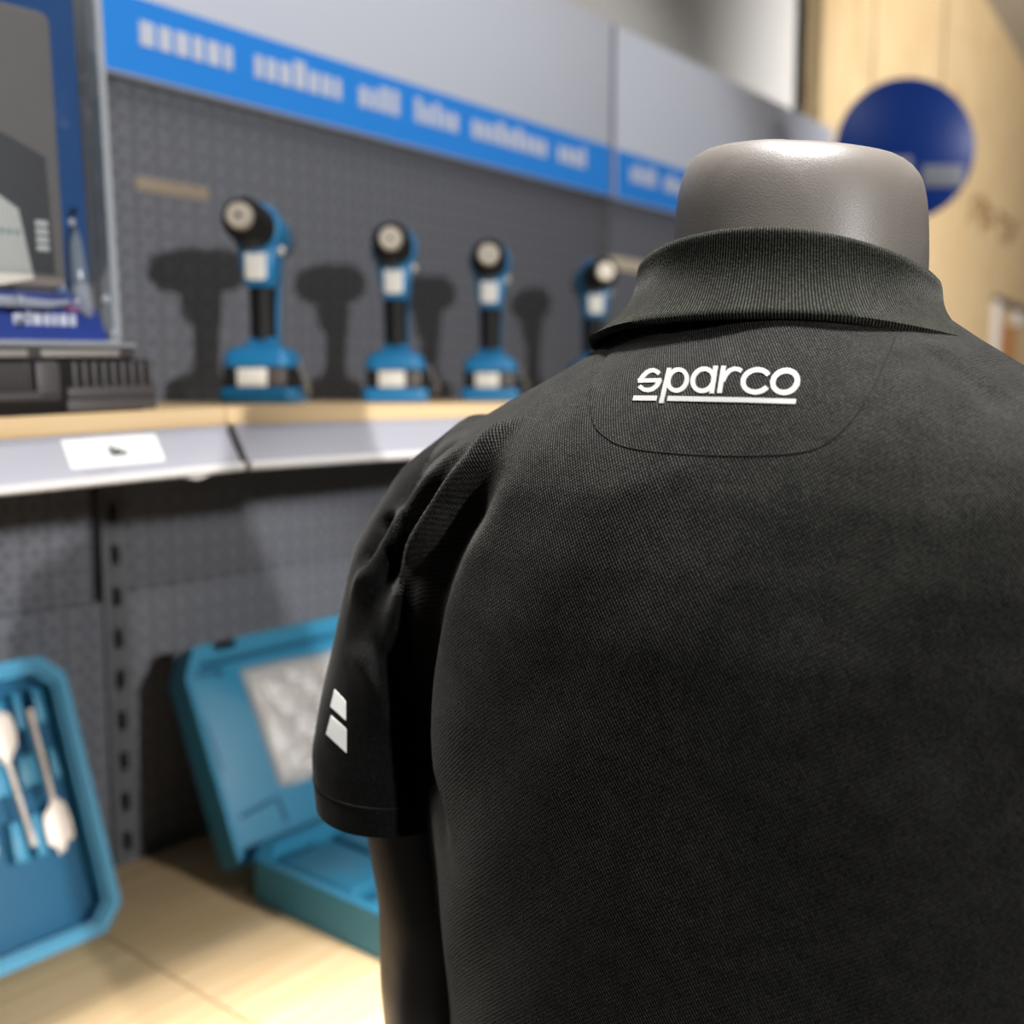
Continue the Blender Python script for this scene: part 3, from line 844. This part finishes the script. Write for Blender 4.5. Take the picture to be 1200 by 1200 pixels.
bm = B(); box(bm, (xb_+.055, yb_-.75, zz), (B2.x+.0, yb_-.10, zz+.012), .003); build('wood_infill', bm, M_ORANGE, br2)

cs = at_d(1060, 176, 2.55)
rs = thing('round_sign', cs, YAW-pi/2, 'round royal blue hanging sign with white print behind the neck', 'sign')
T_ = Matrix.Rotation(pi/2, 4, 'Z')
rad = 79/1250*2.55
bm = B(); lathe(bm, [(-.006, rad-.003), (-.004, rad), (.004, rad), (.006, rad-.003)], 72, T_); build('disc', bm, M_ROUNDBLUE, rs)
bm = B()
for i in range(7):
    a0 = math.radians(-62+i*17-0); x = rad*.62*math.sin(a0+1.0); z = -rad*.42*math.cos(a0)*.9
bm = B(); box(bm, (rad*.25, -.009, -rad*.52), (rad*.85, -.0061, -rad*.22), .003); box(bm, (-rad*.6, -.009, -rad*.35), (rad*.1, -.0061, -rad*.1), .003)
build('white_print', bm, M_SIGNWHITE, rs)
bm = B()
for s_ in (-1, 1): tube(bm, [(s_*rad*.5, 0, rad*.85), (s_*rad*.5, 0, 3.3-cs.z)], .0015, 6)
build('hanging_wire', bm, M_CABLE, rs)

# ------------------------------------------------------------------ mannequin and polo shirt
PHI = math.radians(32)
MF, MR = .497, .1266
MO = Fv*MF + Rv*MR
MRZ = YAW - PHI - pi/2
MW = Matrix.Translation((MO.x, MO.y, 0)) @ Matrix.Rotation(MRZ, 4, 'Z')
MWI = MW.inverted()

RINGS = [  # z (relative to eye level), half width, back y, front y, exponent
    (.056, .058, -.036, .080, 2.0), (.046, .064, -.041, .083, 2.0), (.034, .080, -.051, .086, 2.0), (.022, .096, -.063, .088, 2.0),
    (.010, .113, -.075, .090, 2.0), (-.002, .134, -.085, .092, 2.0), (-.014, .156, -.092, .092, 2.05), (-.026, .177, -.098, .092, 2.1),
    (-.042, .190, -.104, .094, 2.2), (-.07, .192, -.110, .098, 2.3), (-.10, .190, -.114, .102, 2.35), (-.15, .184, -.116, .107, 2.4),
    (-.20, .180, -.114, .109, 2.4), (-.27, .176, -.108, .108, 2.4), (-.36, .172, -.100, .105, 2.4), (-.46, .172, -.100, .105, 2.4), (-.58, .178, -.104, .108, 2.4)]

def torso_rings(shr, zmin=-9, n=72):
    out = []
    zs = [r[0] for r in RINGS]
    for z, hw_, yb, yfr, e in RINGS:
        if z < zmin: continue
        cy = (yb+yfr)/2; hy = (yfr-yb)/2-shr; hx = hw_-shr
        # deepest where the spine is: keep the widest point a little forward
        ring = []
        for i in range(n):
            t = 2*pi*i/n; c, s = math.cos(t), math.sin(t)
            k_ = max(0., min(1., (z+.016)/.036)); hxx = hx-(.015*k_ if c > 0 else 0)
            x = hxx*math.copysign(abs(c)**(2/e), c); y = cy + hy*math.copysign(abs(s)**(2/e), s)
            ring.append((x, y, CZ+z-shr*.8))
        out.append(ring)
    return out

SL = [  # sleeve: centre, radius x, radius y
    ((-.138, .000, -.050), .050, .050), ((-.164, -.002, -.070), .052, .062), ((-.181, -.004, -.097), .052, .070), ((-.190, -.006, -.130), .050, .073),
    ((-.197, -.008, -.165), .050, .076), ((-.2015, -.010, -.195), .0495, .077), ((-.203, -.012, -.240), .0455, .074)]
def sleeve_rings(side, shr=0., extra=None, n=40):
    out = []
    L = SL + (extra or [])
    P = [Vector((p[0][0]*side*-1 if side > 0 else p[0][0], p[0][1], p[0][2])) for p in L]
    for k, (c, rx, ry) in enumerate(L):
        d = (P[min(k+1, len(P)-1)]-P[max(k-1, 0)]).normalized()
        if k >= 5: d = Vector((-.05*(-side), 0, -1)).normalized()
        u = Vector((0, 1, 0)).cross(d).normalized()
        ring = []
        for i in range(n):
            t = 2*pi*i/n
            ring.append(P[k] + Vector((0, 0, CZ)) + u*(math.cos(t)*(rx-shr)) + Vector((0, 1, 0))*(math.sin(t)*(ry-shr)))
        out.append(ring)
    return out

def remesh(bm, voxel, smooth_it, name='tmp'):
    me = bpy.data.meshes.new(name); bm.to_mesh(me); bm.free()
    o = bpy.data.objects.new(name, me); COL.objects.link(o)
    md = o.modifiers.new('r', 'REMESH'); md.mode = 'VOXEL'; md.voxel_size = voxel; md.use_smooth_shade = True
    ms = o.modifiers.new('s', 'SMOOTH'); ms.factor = .5; ms.iterations = smooth_it
    dg = bpy.context.evaluated_depsgraph_get(); dg.update()
    ev = o.evaluated_get(dg)
    m2 = bpy.data.meshes.new_from_object(ev)
    bpy.data.objects.remove(o)
    return m2

bm = B(); loft(bm, torso_rings(0))
for s in (-1, 1): loft(bm, sleeve_rings(s, extra=[((-.203, -.012, -.275), .0440, .072)]))
me = remesh(bm, .0028, 14)
nv = len(me.vertices)
co = np.empty(nv*3); me.vertices.foreach_get('co', co); co = co.reshape(-1, 3)
def get_no(me):
    me.update(); a_ = np.empty(len(me.vertices)*3); me.vertices.foreach_get('normal', a_); return a_.reshape(-1, 3)

def bvh_of(me):
    return BVHTree.FromPolygons([v.co.copy() for v in me.vertices], [tuple(p.vertices) for p in me.polygons])
bvh = bvh_of(me)
def hit(px, py, tree=None):
    d = ray(px, py).normalized()
    o_ = MWI @ CAM; dd = MWI.to_3x3() @ d
    loc, nor, idx, dist = (tree or bvh).ray_cast(o_, dd)
    return (loc, nor) if loc is not None else (None, None)

def dist_poly(co, pts):
    best = np.full(len(co), 9.); sgn = None; par = np.zeros(len(co)); L = len(pts)-1
    for i in range(L):
        a_ = np.array(pts[i]); b_ = np.array(pts[i+1]); ab = b_-a_
        t = np.clip(((co-a_) @ ab)/max(ab @ ab, 1e-12), 0, 1)
        d = np.linalg.norm(co-(a_+t[:, None]*ab), axis=1)
        m_ = d < best; best[m_] = d[m_]; par[m_] = (i+t[m_])/L
    return best, par

FOLDS = [  # photo px path of the crease, amplitude, width, fade in/out
    ([(612, 492), (590, 506), (556, 545), (520, 589), (500, 624), (486, 655), (475, 690), (462, 735), (455, 770)], .0075, .0060, 1),
    ([(575, 505), (548, 530), (520, 555), (499, 580), (480, 605), (462, 632), (440, 665), (424, 690), (412, 720)], .0065, .0065, 1),
    ([(545, 509), (520, 524), (500, 545), (486, 575), (478, 600)], -.0045, .0050, 1),
    ([(458, 600), (452, 625), (440, 650), (425, 668)], -.0075, .0070, 1),
    ([(590, 540), (562, 572), (535, 612), (512, 665), (500, 720), (493, 780), (491, 840), (496, 900), (508, 950), (520, 995)], -.0100, .0110, 1),
    ([(533, 555), (508, 592), (490, 630), (470, 668), (455, 705)], -.0055, .0055, 1),
    ([(412, 745), (430, 775), (449, 812), (470, 855), (492, 905), (512, 955)], .0050, .0075, 1),
    ([(440, 740), (462, 800), (480, 850), (500, 890)], -.0050, .0080, 1),
    ([(716, 380), (700, 398), (688, 420)], .0012, .0040, 1),
    ([(735, 378), (722, 392), (705, 418), (694, 445)], -.0014, .0035, 1),
    ([(770, 395), (790, 385), (830, 378), (850, 372)], -.0012, .0050, 1),
    ([(700, 590), (740, 568), (790, 556), (850, 556)], .0008, .0060, 1),
    ([(1075, 395), (1110, 415), (1150, 440), (1200, 470)], .0016, .0050, 1),
    ([(1090, 410), (1130, 440), (1180, 480)], -.0014, .0060, 1),
]
no = get_no(me)
for path, amp, wd, fade in FOLDS:
    P = []
    for a_, b_ in path:
        h, _ = hit(a_, b_)
        if h is not None: P.append(tuple(h))
    if len(P) < 2: continue
    d, par = dist_poly(co, P)
    taper = np.clip(np.minimum(par, 1-par)*5+.15, 0, 1)
    co = co + no*(amp*np.exp(-(d/wd)**2)*taper)[:, None]
# broad soft undulation so that the cloth is not a perfect shell
und = .0010*np.sin(co[:, 0]*38+co[:, 2]*17)*np.sin(co[:, 2]*29+1.3) + .0005*np.sin(co[:, 0]*90-co[:, 2]*70)
co = co + no*und[:, None]
me.vertices.foreach_set('co', co.reshape(-1)); me.update()

# split body / sleeves, open the hems
NO = get_no(me).copy()
cen = np.empty(len(me.polygons)*3); me.polygons.foreach_get('center', cen); cen = cen.reshape(-1, 3)
nrm = np.empty(len(me.polygons)*3); me.polygons.foreach_get('normal', nrm); nrm = nrm.reshape(-1, 3)
x, y, z = cen[:, 0], cen[:, 1], cen[:, 2]-CZ
ax = np.abs(x)
arm = ax > (.176 + .02*np.clip((-z-.05)/.1, -1, 0) - .010*np.clip((-z-.13)/.12, 0, 1))
arm &= z > -.30
_zs = np.array([r[0] for r in RINGS])[::-1]
_hx = np.interp(z, _zs, np.array([r[1] for r in RINGS])[::-1]); _yb = np.interp(z, _zs, np.array([r[2] for r in RINGS])[::-1]); _yf = np.interp(z, _zs, np.array([r[3] for r in RINGS])[::-1])
_im = (ax/_hx)**2.35 + (np.abs(y-(_yb+_yf)/2)/((_yf-_yb)/2))**2.35
arm = np.where(z < -.10, (_im > 1.045) & (ax > .13) & (z > -.30), arm)
hemz = -.226 + .10*np.clip(ax-.205, -.05, .06)
drop = (arm & (z < hemz)) | (z < -.572) | ((z > .047) & (ax < .07))
# even out the cut edges so that every hem runs clean
for fi in np.nonzero(arm & ~drop & (z < hemz+.006))[0]:
    for v in me.polygons[fi].vertices:
        hz_ = CZ - .226 + .10*min(max(abs(co[v, 0])-.205, -.05), .06)
        if co[v, 2] < hz_ + .0016: co[v, 2] = hz_
def sub_mesh(mask, name):
    idx = np.nonzero(mask)[0]
    loops = [tuple(me.polygons[i].vertices) for i in idx]
    used = sorted({v for f in loops for v in f}); mp = {v: i for i, v in enumerate(used)}
    m_ = bpy.data.meshes.new(name)
    m_.from_pydata([co[v] for v in used], [], [tuple(mp[v] for v in f) for f in loops])
    m_.materials.append(M_SLEEVE if name == 'sleeve' else M_TWILL); m_.shade_smooth()
    m_.normals_split_custom_set_from_vertices([tuple(NO[v]) for v in used])
    return m_
shirt = thing('polo_shirt', (MO.x, MO.y, 0), MRZ, 'black polo shirt with silver lettering below the collar, worn by the mannequin', 'shirt')
def add_part(name, m_, parent, solid=None):
    o = bpy.data.objects.new(name, m_); COL.objects.link(o); o.parent = parent
    if solid:
        sd = o.modifiers.new('thick', 'SOLIDIFY'); sd.thickness = solid; sd.offset = -1; sd.use_rim = True
    return o
add_part('shirt_body', sub_mesh(~arm & ~drop, 'shirt_body'), shirt)
sleeves = {}
for s in (-1, 1):
    sleeves[s] = add_part('sleeve', sub_mesh(arm & ~drop & (np.sign(x) == s), 'sleeve'), shirt)
bvh = bvh_of(me)

def drape(px, py, off):
    h, n_ = hit(px, py)
    return h + n_*off if h is not None else None

def decal(bm, grid, off=.0004, thick=.0005):
    """grid[r][c] of photo px laid onto the cloth, with real thickness"""
    R_, C_ = len(grid), len(grid[0]); top = []; bot = []
    for row in grid:
        tr = []; br_ = []
        for p in row:
            h, n_ = hit(*p)
            if h is None: return
            tr.append(bm.verts.new(h+n_*off)); br_.append(bm.verts.new(h+n_*(off-thick)))
        top.append(tr); bot.append(br_)
    for r in range(R_-1):
        for c in range(C_-1):
            bm.faces.new((top[r][c], top[r][c+1], top[r+1][c+1], top[r+1][c]))
            bm.faces.new((bot[r][c], bot[r+1][c], bot[r+1][c+1], bot[r][c+1]))
    for c in range(C_-1):
        bm.faces.new((top[0][c], bot[0][c], bot[0][c+1], top[0][c+1])); bm.faces.new((top[-1][c], top[-1][c+1], bot[-1][c+1], bot[-1][c]))
    for r in range(R_-1):
        bm.faces.new((top[r][0], top[r+1][0], bot[r+1][0], bot[r][0])); bm.faces.new((top[r][-1], bot[r][-1], bot[r+1][-1], top[r+1][-1]))

def stroke(bm, pts, w, cut=None):
    """polyline in photo px with width w; cut = direction of slanted ends"""
    P = []
    for i in range(len(pts)-1):
        a_, b_ = pts[i], pts[i+1]; n = max(1, int(math.hypot(b_[0]-a_[0], b_[1]-a_[1])/3))
        for k in range(n): P.append((a_[0]+(b_[0]-a_[0])*k/n, a_[1]+(b_[1]-a_[1])*k/n))
    P.append(pts[-1]); left = []; right = []
    for i, p in enumerate(P):
        a_ = P[max(i-1, 0)]; b_ = P[min(i+1, len(P)-1)]
        dx, dy = b_[0]-a_[0], b_[1]-a_[1]; L = math.hypot(dx, dy); nx, ny = -dy/L, dx/L
        if cut is not None:
            k = 1/max(.2, abs(nx*cut[0]+ny*cut[1])); nx, ny = cut[0]*k, cut[1]*k
        left.append((p[0]+nx*w/2, p[1]+ny*w/2)); right.append((p[0]-nx*w/2, p[1]-ny*w/2))
    mid_ = [((l[0]+r[0])/2, (l[1]+r[1])/2) for l, r in zip(left, right)]
    decal(bm, [left, mid_, right])
def arc(cx, cy, rx, ry, a0, a1, sh=-.12, n=40):
    return [(cx+rx*math.cos(math.radians(a0+(a1-a0)*i/n)) + sh*ry*math.sin(math.radians(a0+(a1-a0)*i/n)), cy+ry*math.sin(math.radians(a0+(a1-a0)*i/n))) for i in range(n+1)]
def zs_(L): return [(735+a_/20, 420+b_/20) for a_, b_ in L]
S_UP = zs_([(762, 372), (735, 345), (690, 312), (620, 288), (545, 298), (460, 345), (385, 420), (325, 500), (312, 540)])
S_BAR = zs_([(258, 535), (808, 522)])
S_LO = zs_([(775, 500), (740, 590), (680, 670), (590, 735), (500, 758), (410, 745), (335, 700), (290, 655)])
lt = [
    lambda b: (stroke(b, S_UP, 5.2), stroke(b, S_BAR, 5.0), stroke(b, S_LO, 5.2)),
    lambda b: (stroke(b, arc(794.3, 446, 10.9, 12.3, 0, 360), 5.3), stroke(b, [(775, 473), (784.6, 431.7)], 4.9, (1, 0))),
    lambda b: (stroke(b, arc(824.4, 445.8, 12.2, 12.9, 0, 360), 5.5), stroke(b, [(834.2, 461.6), (839, 429.3)], 5.3, (1, 0))),
    lambda b: (stroke(b, [(843.2, 461.2), (848.3, 429.3)], 5.5, (1, 0)), stroke(b, [(847.3, 447.3), (850.2, 440.3), (855, 435), (860.7, 432.8), (866, 433.5), (869.3, 435.5)], 5.2)),
    lambda b: (stroke(b, arc(886.6, 447, 15.6, 13.1, -33, -327), 5.8),),
    lambda b: (stroke(b, arc(920.1, 447.8, 14.3, 12.9, 0, 360), 5.9),),
    lambda b: (stroke(b, [(742.3, 467.0), (769.8, 467.2)], 5.8, (.2, -.98)),),
    lambda b: (stroke(b, [(782.6, 467.4), (870, 469.1), (932.6, 471.1)], 5.8, (.2, -.98)),)]
lg = B()
for fn in lt[:6]: fn(lg)
bmesh.ops.recalc_face_normals(lg, faces=lg.faces)
o = build('logo_lettering', lg, M_LOGO, shirt, 60); o['label'] = 'silver lettering reading sparco'
lg = B()
for fn in lt[6:]: fn(lg)
bmesh.ops.recalc_face_normals(lg, faces=lg.faces)
o = build('logo_underline', lg, M_LOGO, shirt, 60); o['label'] = 'silver line under the lettering'
def quadgrid(q, n=6):
    return [[tuple((1-u)*((1-v)*q[0][k]+v*q[3][k]) + u*((1-v)*q[1][k]+v*q[2][k]) for k in (0, 1)) for u in [i/n for i in range(n+1)]] for v in [j/n for j in range(n+1)]]
for q in (((392.6, 807.7), (405.4, 821.8), (405.4, 844), (387.8, 828)), ((388.4, 838.3), (406.2, 854.4), (406.2, 882.2), (382.7, 860.1))):
    bm = B(); decal(bm, quadgrid(q)); bmesh.ops.recalc_face_normals(bm, faces=bm.faces)
    if len(bm.verts): 
        o = build('sleeve_stripe', bm, M_STRIPE, sleeves[-1], 60); o['label'] = 'silver slanted bar'
    else: bm.free()
# seam lines
def seam(path, r, name, parent=shirt, m=M_STITCH, off=0.0, sub=6):
    P = []
    for i in range(len(path)-1):
        for k in range(sub):
            t = k/sub; p0 = path[max(i-1, 0)]; p1 = path[i]; p2 = path[i+1]; p3 = path[min(i+2, len(path)-1)]
            q = tuple(.5*((2*p1[j])+(-p0[j]+p2[j])*t+(2*p0[j]-5*p1[j]+4*p2[j]-p3[j])*t*t+(-p0[j]+3*p1[j]-3*p2[j]+p3[j])*t**3) for j in (0, 1))
            h = drape(q[0], q[1], off)
            if h is not None: P.append(h)
    if len(P) < 3: return
    bm = B(); tube(bm, P, r, 6); return build(name, bm, m, parent, 80)
seam([(700, 405), (693, 445), (694, 490), (708, 511), (738, 525), (800, 532), (880, 534), (940, 530), (972, 517), (1000, 490), (1025, 450), (1042, 412), (1050, 392)], .00035, 'yoke_seam')
# sleeve hem stitch line
hb = B(); ringv = []
for i in range(90):
    t = 2*pi*i/90
    c = Vector((-.202, -.011, CZ-.2105)); d_ = Vector((math.cos(t), math.sin(t), -.10*math.cos(t))).normalized()
    loc, n_, _, ds = bvh.ray_cast(c, d_)
    if loc is not None and ds < .085 and loc.x < -.172: ringv.append(loc + n_*.0001)
if len(ringv) > 10: ringv.sort(key=lambda p: math.atan2(p.y+.011, -(p.x+.20))); tube(hb, ringv, .0004, 6); build('hem_stitch', hb, M_STITCH, sleeves[-1], 80)

# collar: bell shaped folded leaf, built around the neck
NC = Vector((-.0075, .0175, CZ))
def collar():
    bm = B(); uvl = None
    n = 200; rows = []
    g0 = math.radians(8)
    prof_n = 26
    for i in range(n+1):
        t = pi/2 + g0 + (2*pi-2*g0)*i/n      # gap at the front (+y)
        c, s = math.cos(t), math.sin(t)
        back = -s                                 # 1 at the back, -1 at the front
        fr = max(0., -back)
        ztop = .0560 + .0120*max(back, -.0) - .036*fr**1.3 - (.003 if c < 0 else .007)*abs(c)**2
        zbot = .0285 + .0035*max(back, 0) - .046*fr**1.2 - (.0065 if c < 0 else .0085)*abs(c)**3
        rt = .0690; rtb = .0680
        rb = .0820 + (.013 if c < 0 else .0065)*abs(c)**2 - .002*fr
        wob = .0006*math.sin(5*t+.5) + .0004*math.sin(11*t)
        col = []
        # inner stand, from low inside up to the fold
        for k in range(5):
            u = k/4; col.append((.0655+.0006*u, ztop-.026*(1-u)-.002))
        for k in range(1, 6):                     # rounded fold
            q = pi - pi*k/6; col.append((rt-.0012+.0024*math.cos(q), ztop-.002+.0024*math.sin(q)))
        for k in range(0, 15):                    # outer leaf, concave and flaring
            u = k/14; rr_ = rt+.0012 + (rb-rt)*(.10*u+.90*u**2.8); zz = (ztop-.002)*(1-u)+zbot*u
            col.append((rr_+wob*u, zz))
        col.append((rb+.0006+wob, zbot-.0016)); col.append((rb-.0004+wob, zbot-.0028)); col.append((rb-.0028+wob, zbot-.0022))
        for k in range(1, 6):                     # underside of the leaf
            u = k/5; rr_ = (rb-.003)*(1-u)+(rt-.0006)*u; zz = (zbot-.0018)*(1-u)+(ztop-.012)*u
            col.append((rr_, zz))
        rows.append([bm.verts.new((NC.x+c*r_, NC.y+s*r_*.96, CZ+zz)) for r_, zz in col])
    m_ = len(rows[0]); uv = bm.loops.layers.uv.new('UVMap')
    for i in range(n):
        for k in range(m_-1):
            f_ = bm.faces.new((rows[i][k], rows[i+1][k], rows[i+1][k+1], rows[i][k+1]))
            for lp, (ii, kk) in zip(f_.loops, ((i, k), (i+1, k), (i+1, k+1), (i, k+1))):
                lp[uv].uv = (ii/n*2*pi*.078, kk*.002)
    for side in (0, n):
        f_ = bm.faces.new(rows[side] if side else rows[side][::-1])
    bmesh.ops.recalc_face_normals(bm, faces=bm.faces)
    return build('collar', bm, M_RIB, shirt, 70)
cl_ = collar()

# mannequin body: one continuous surface (torso, neck stump, arms)
mq = thing('mannequin', (MO.x, MO.y, 0), MRZ, 'headless dark grey mannequin seen from behind, wearing the black polo shirt', 'mannequin')
bm = B()
tr = torso_rings(.016, -.5)
hips = []
for z, hx, yb, yfr in ((-.66, .165, -.105, .105), (-.72, .13, -.085, .085), (-.74, .06, -.04, .05)):
    hips.append([(hx*math.cos(2*pi*i/72), (yb+yfr)/2+(yfr-yb)/2*math.sin(2*pi*i/72), CZ+z) for i in range(72)])
loft(bm, tr+hips)
nk = []
for z, rx, ry, cy in ((-.04, .0600, .060, .014), (.02, .0598, .060, .019), (.06, .0592, .059, .022), (.085, .0580, .0580, .0245), (.098, .0560, .0560, .0255), (.106, .0520, .0520, .026), (.1105, .045, .045, .026)):
    nk.append([(-.0035+rx*math.cos(2*pi*i/56), cy+ry*math.sin(2*pi*i/56), CZ+z - .10*(rx*math.cos(2*pi*i/56))*(1 if z > .08 else 0)) for i in range(56)])
loft(bm, nk)
ext_arm = [((-.190, -.010, -.29), .034, .042), ((-.193, -.010, -.34), .032, .039), ((-.197, -.002, -.40), .030, .036), ((-.200, .010, -.46), .028, .032), ((-.200, .035, -.53), .025, .028), ((-.198, .060, -.60), .021, .024), ((-.197, .078, -.65), .019, .028), ((-.196, .092, -.69), .015, .032), ((-.195, .102, -.73), .010, .026)]
for s in (-1, 1):
    L0 = SL; SLs = [(c, min(rx, .036), min(ry, .042)) for c, rx, ry in SL]
    SL = SLs
    loft(bm, sleeve_rings(s, .004, extra=[((c[0], c[1], c[2]), rx+.004, ry+.004) for c, rx, ry in ext_arm]))
    SL = L0
mm = remesh(bm, .005, 6)
mm.materials.append(M_MANN); mm.shade_smooth()
bo_ = bpy.data.objects.new('body', mm); COL.objects.link(bo_); bo_.parent = mq
bm = B(); tube(bm, [(0, 0, .02), (0, 0, .80)], .014, 24); build('stand_pole', bm, M_METAL, mq)
bm = B(); lathe(bm, [(0, .17), (.006, .17), (.010, .165), (.014, .03), (.05, .02)], 64, Matrix.Rotation(-pi/2, 4, 'Y')); build('stand_base', bm, M_METAL, mq, 30)

# ------------------------------------------------------------------ lights
def spot(name, loc, to, watt, size, ang, blend=.3, col=(1, .985, .97)):
    l = bpy.data.lights.new(name, 'SPOT'); l.energy = watt; l.shadow_soft_size = size; l.spot_size = math.radians(ang); l.spot_blend = blend; l.color = col
    o = bpy.data.objects.new(name, l); COL.objects.link(o); o.location = loc
    d = Vector(to)-Vector(loc); o.rotation_euler = d.to_track_quat('-Z', 'Y').to_euler(); return o
def area(name, loc, to, watt, sx, sy, col=(1, .98, .95)):
    l = bpy.data.lights.new(name, 'AREA'); l.energy = watt; l.shape = 'RECTANGLE'; l.size = sx; l.size_y = sy; l.color = col
    o = bpy.data.objects.new(name, l); COL.objects.link(o); o.location = loc
    d = Vector(to)-Vector(loc); o.rotation_euler = d.to_track_quat('-Z', 'Y').to_euler(); return o
spot('display_spot', (-.23, -2.0, 1.97), (.95, 1.1, 1.45), 300, .035, 46)
spot('low_fill', (.95, -1.3, 1.9), (.80, 1.10, 1.01), 140, .05, 23, .5)  # added fill for the lower panels and cases, no fixture there
spot('sleeve_fill', (.02, .78, 2.9), (.40, .42, 1.36), 190, .12, 15, .6)  # added fill for the left sleeve and its folds, source unseen
spot('mannequin_toplight', (.50, .14, 3.15), (.46, .24, 1.45), 620, .14, 34, .6)  # added top light for the shoulders, cone narrowed to spare the shelf
area('overhead_fill', (.9, .2, 3.2), (.7, .3, 0), 12, 1.2, .5)  # weak overhead fill, added to lift the shadows
spot('plywood_fill', (3.2, -2.2, 2.9), (5.0, 1.4, 1.9), 880, .12, 78, .6, (1, .98, .96))  # added to brighten the plywood, source unseen

w = bpy.data.worlds.new('world'); sc.world = w; w.use_nodes = True
w.node_tree.nodes['Background'].inputs[0].default_value = (.9, .93, 1, 1)
w.node_tree.nodes['Background'].inputs[1].default_value = .05

sc.view_settings.view_transform = 'Standard'
sc.view_settings.look = 'None'
sc.view_settings.gamma = 1
sc.view_settings.exposure = 0
sc.view_settings.use_curve_mapping = False
try:
    sc.cycles.use_denoising = True
except Exception:
    pass
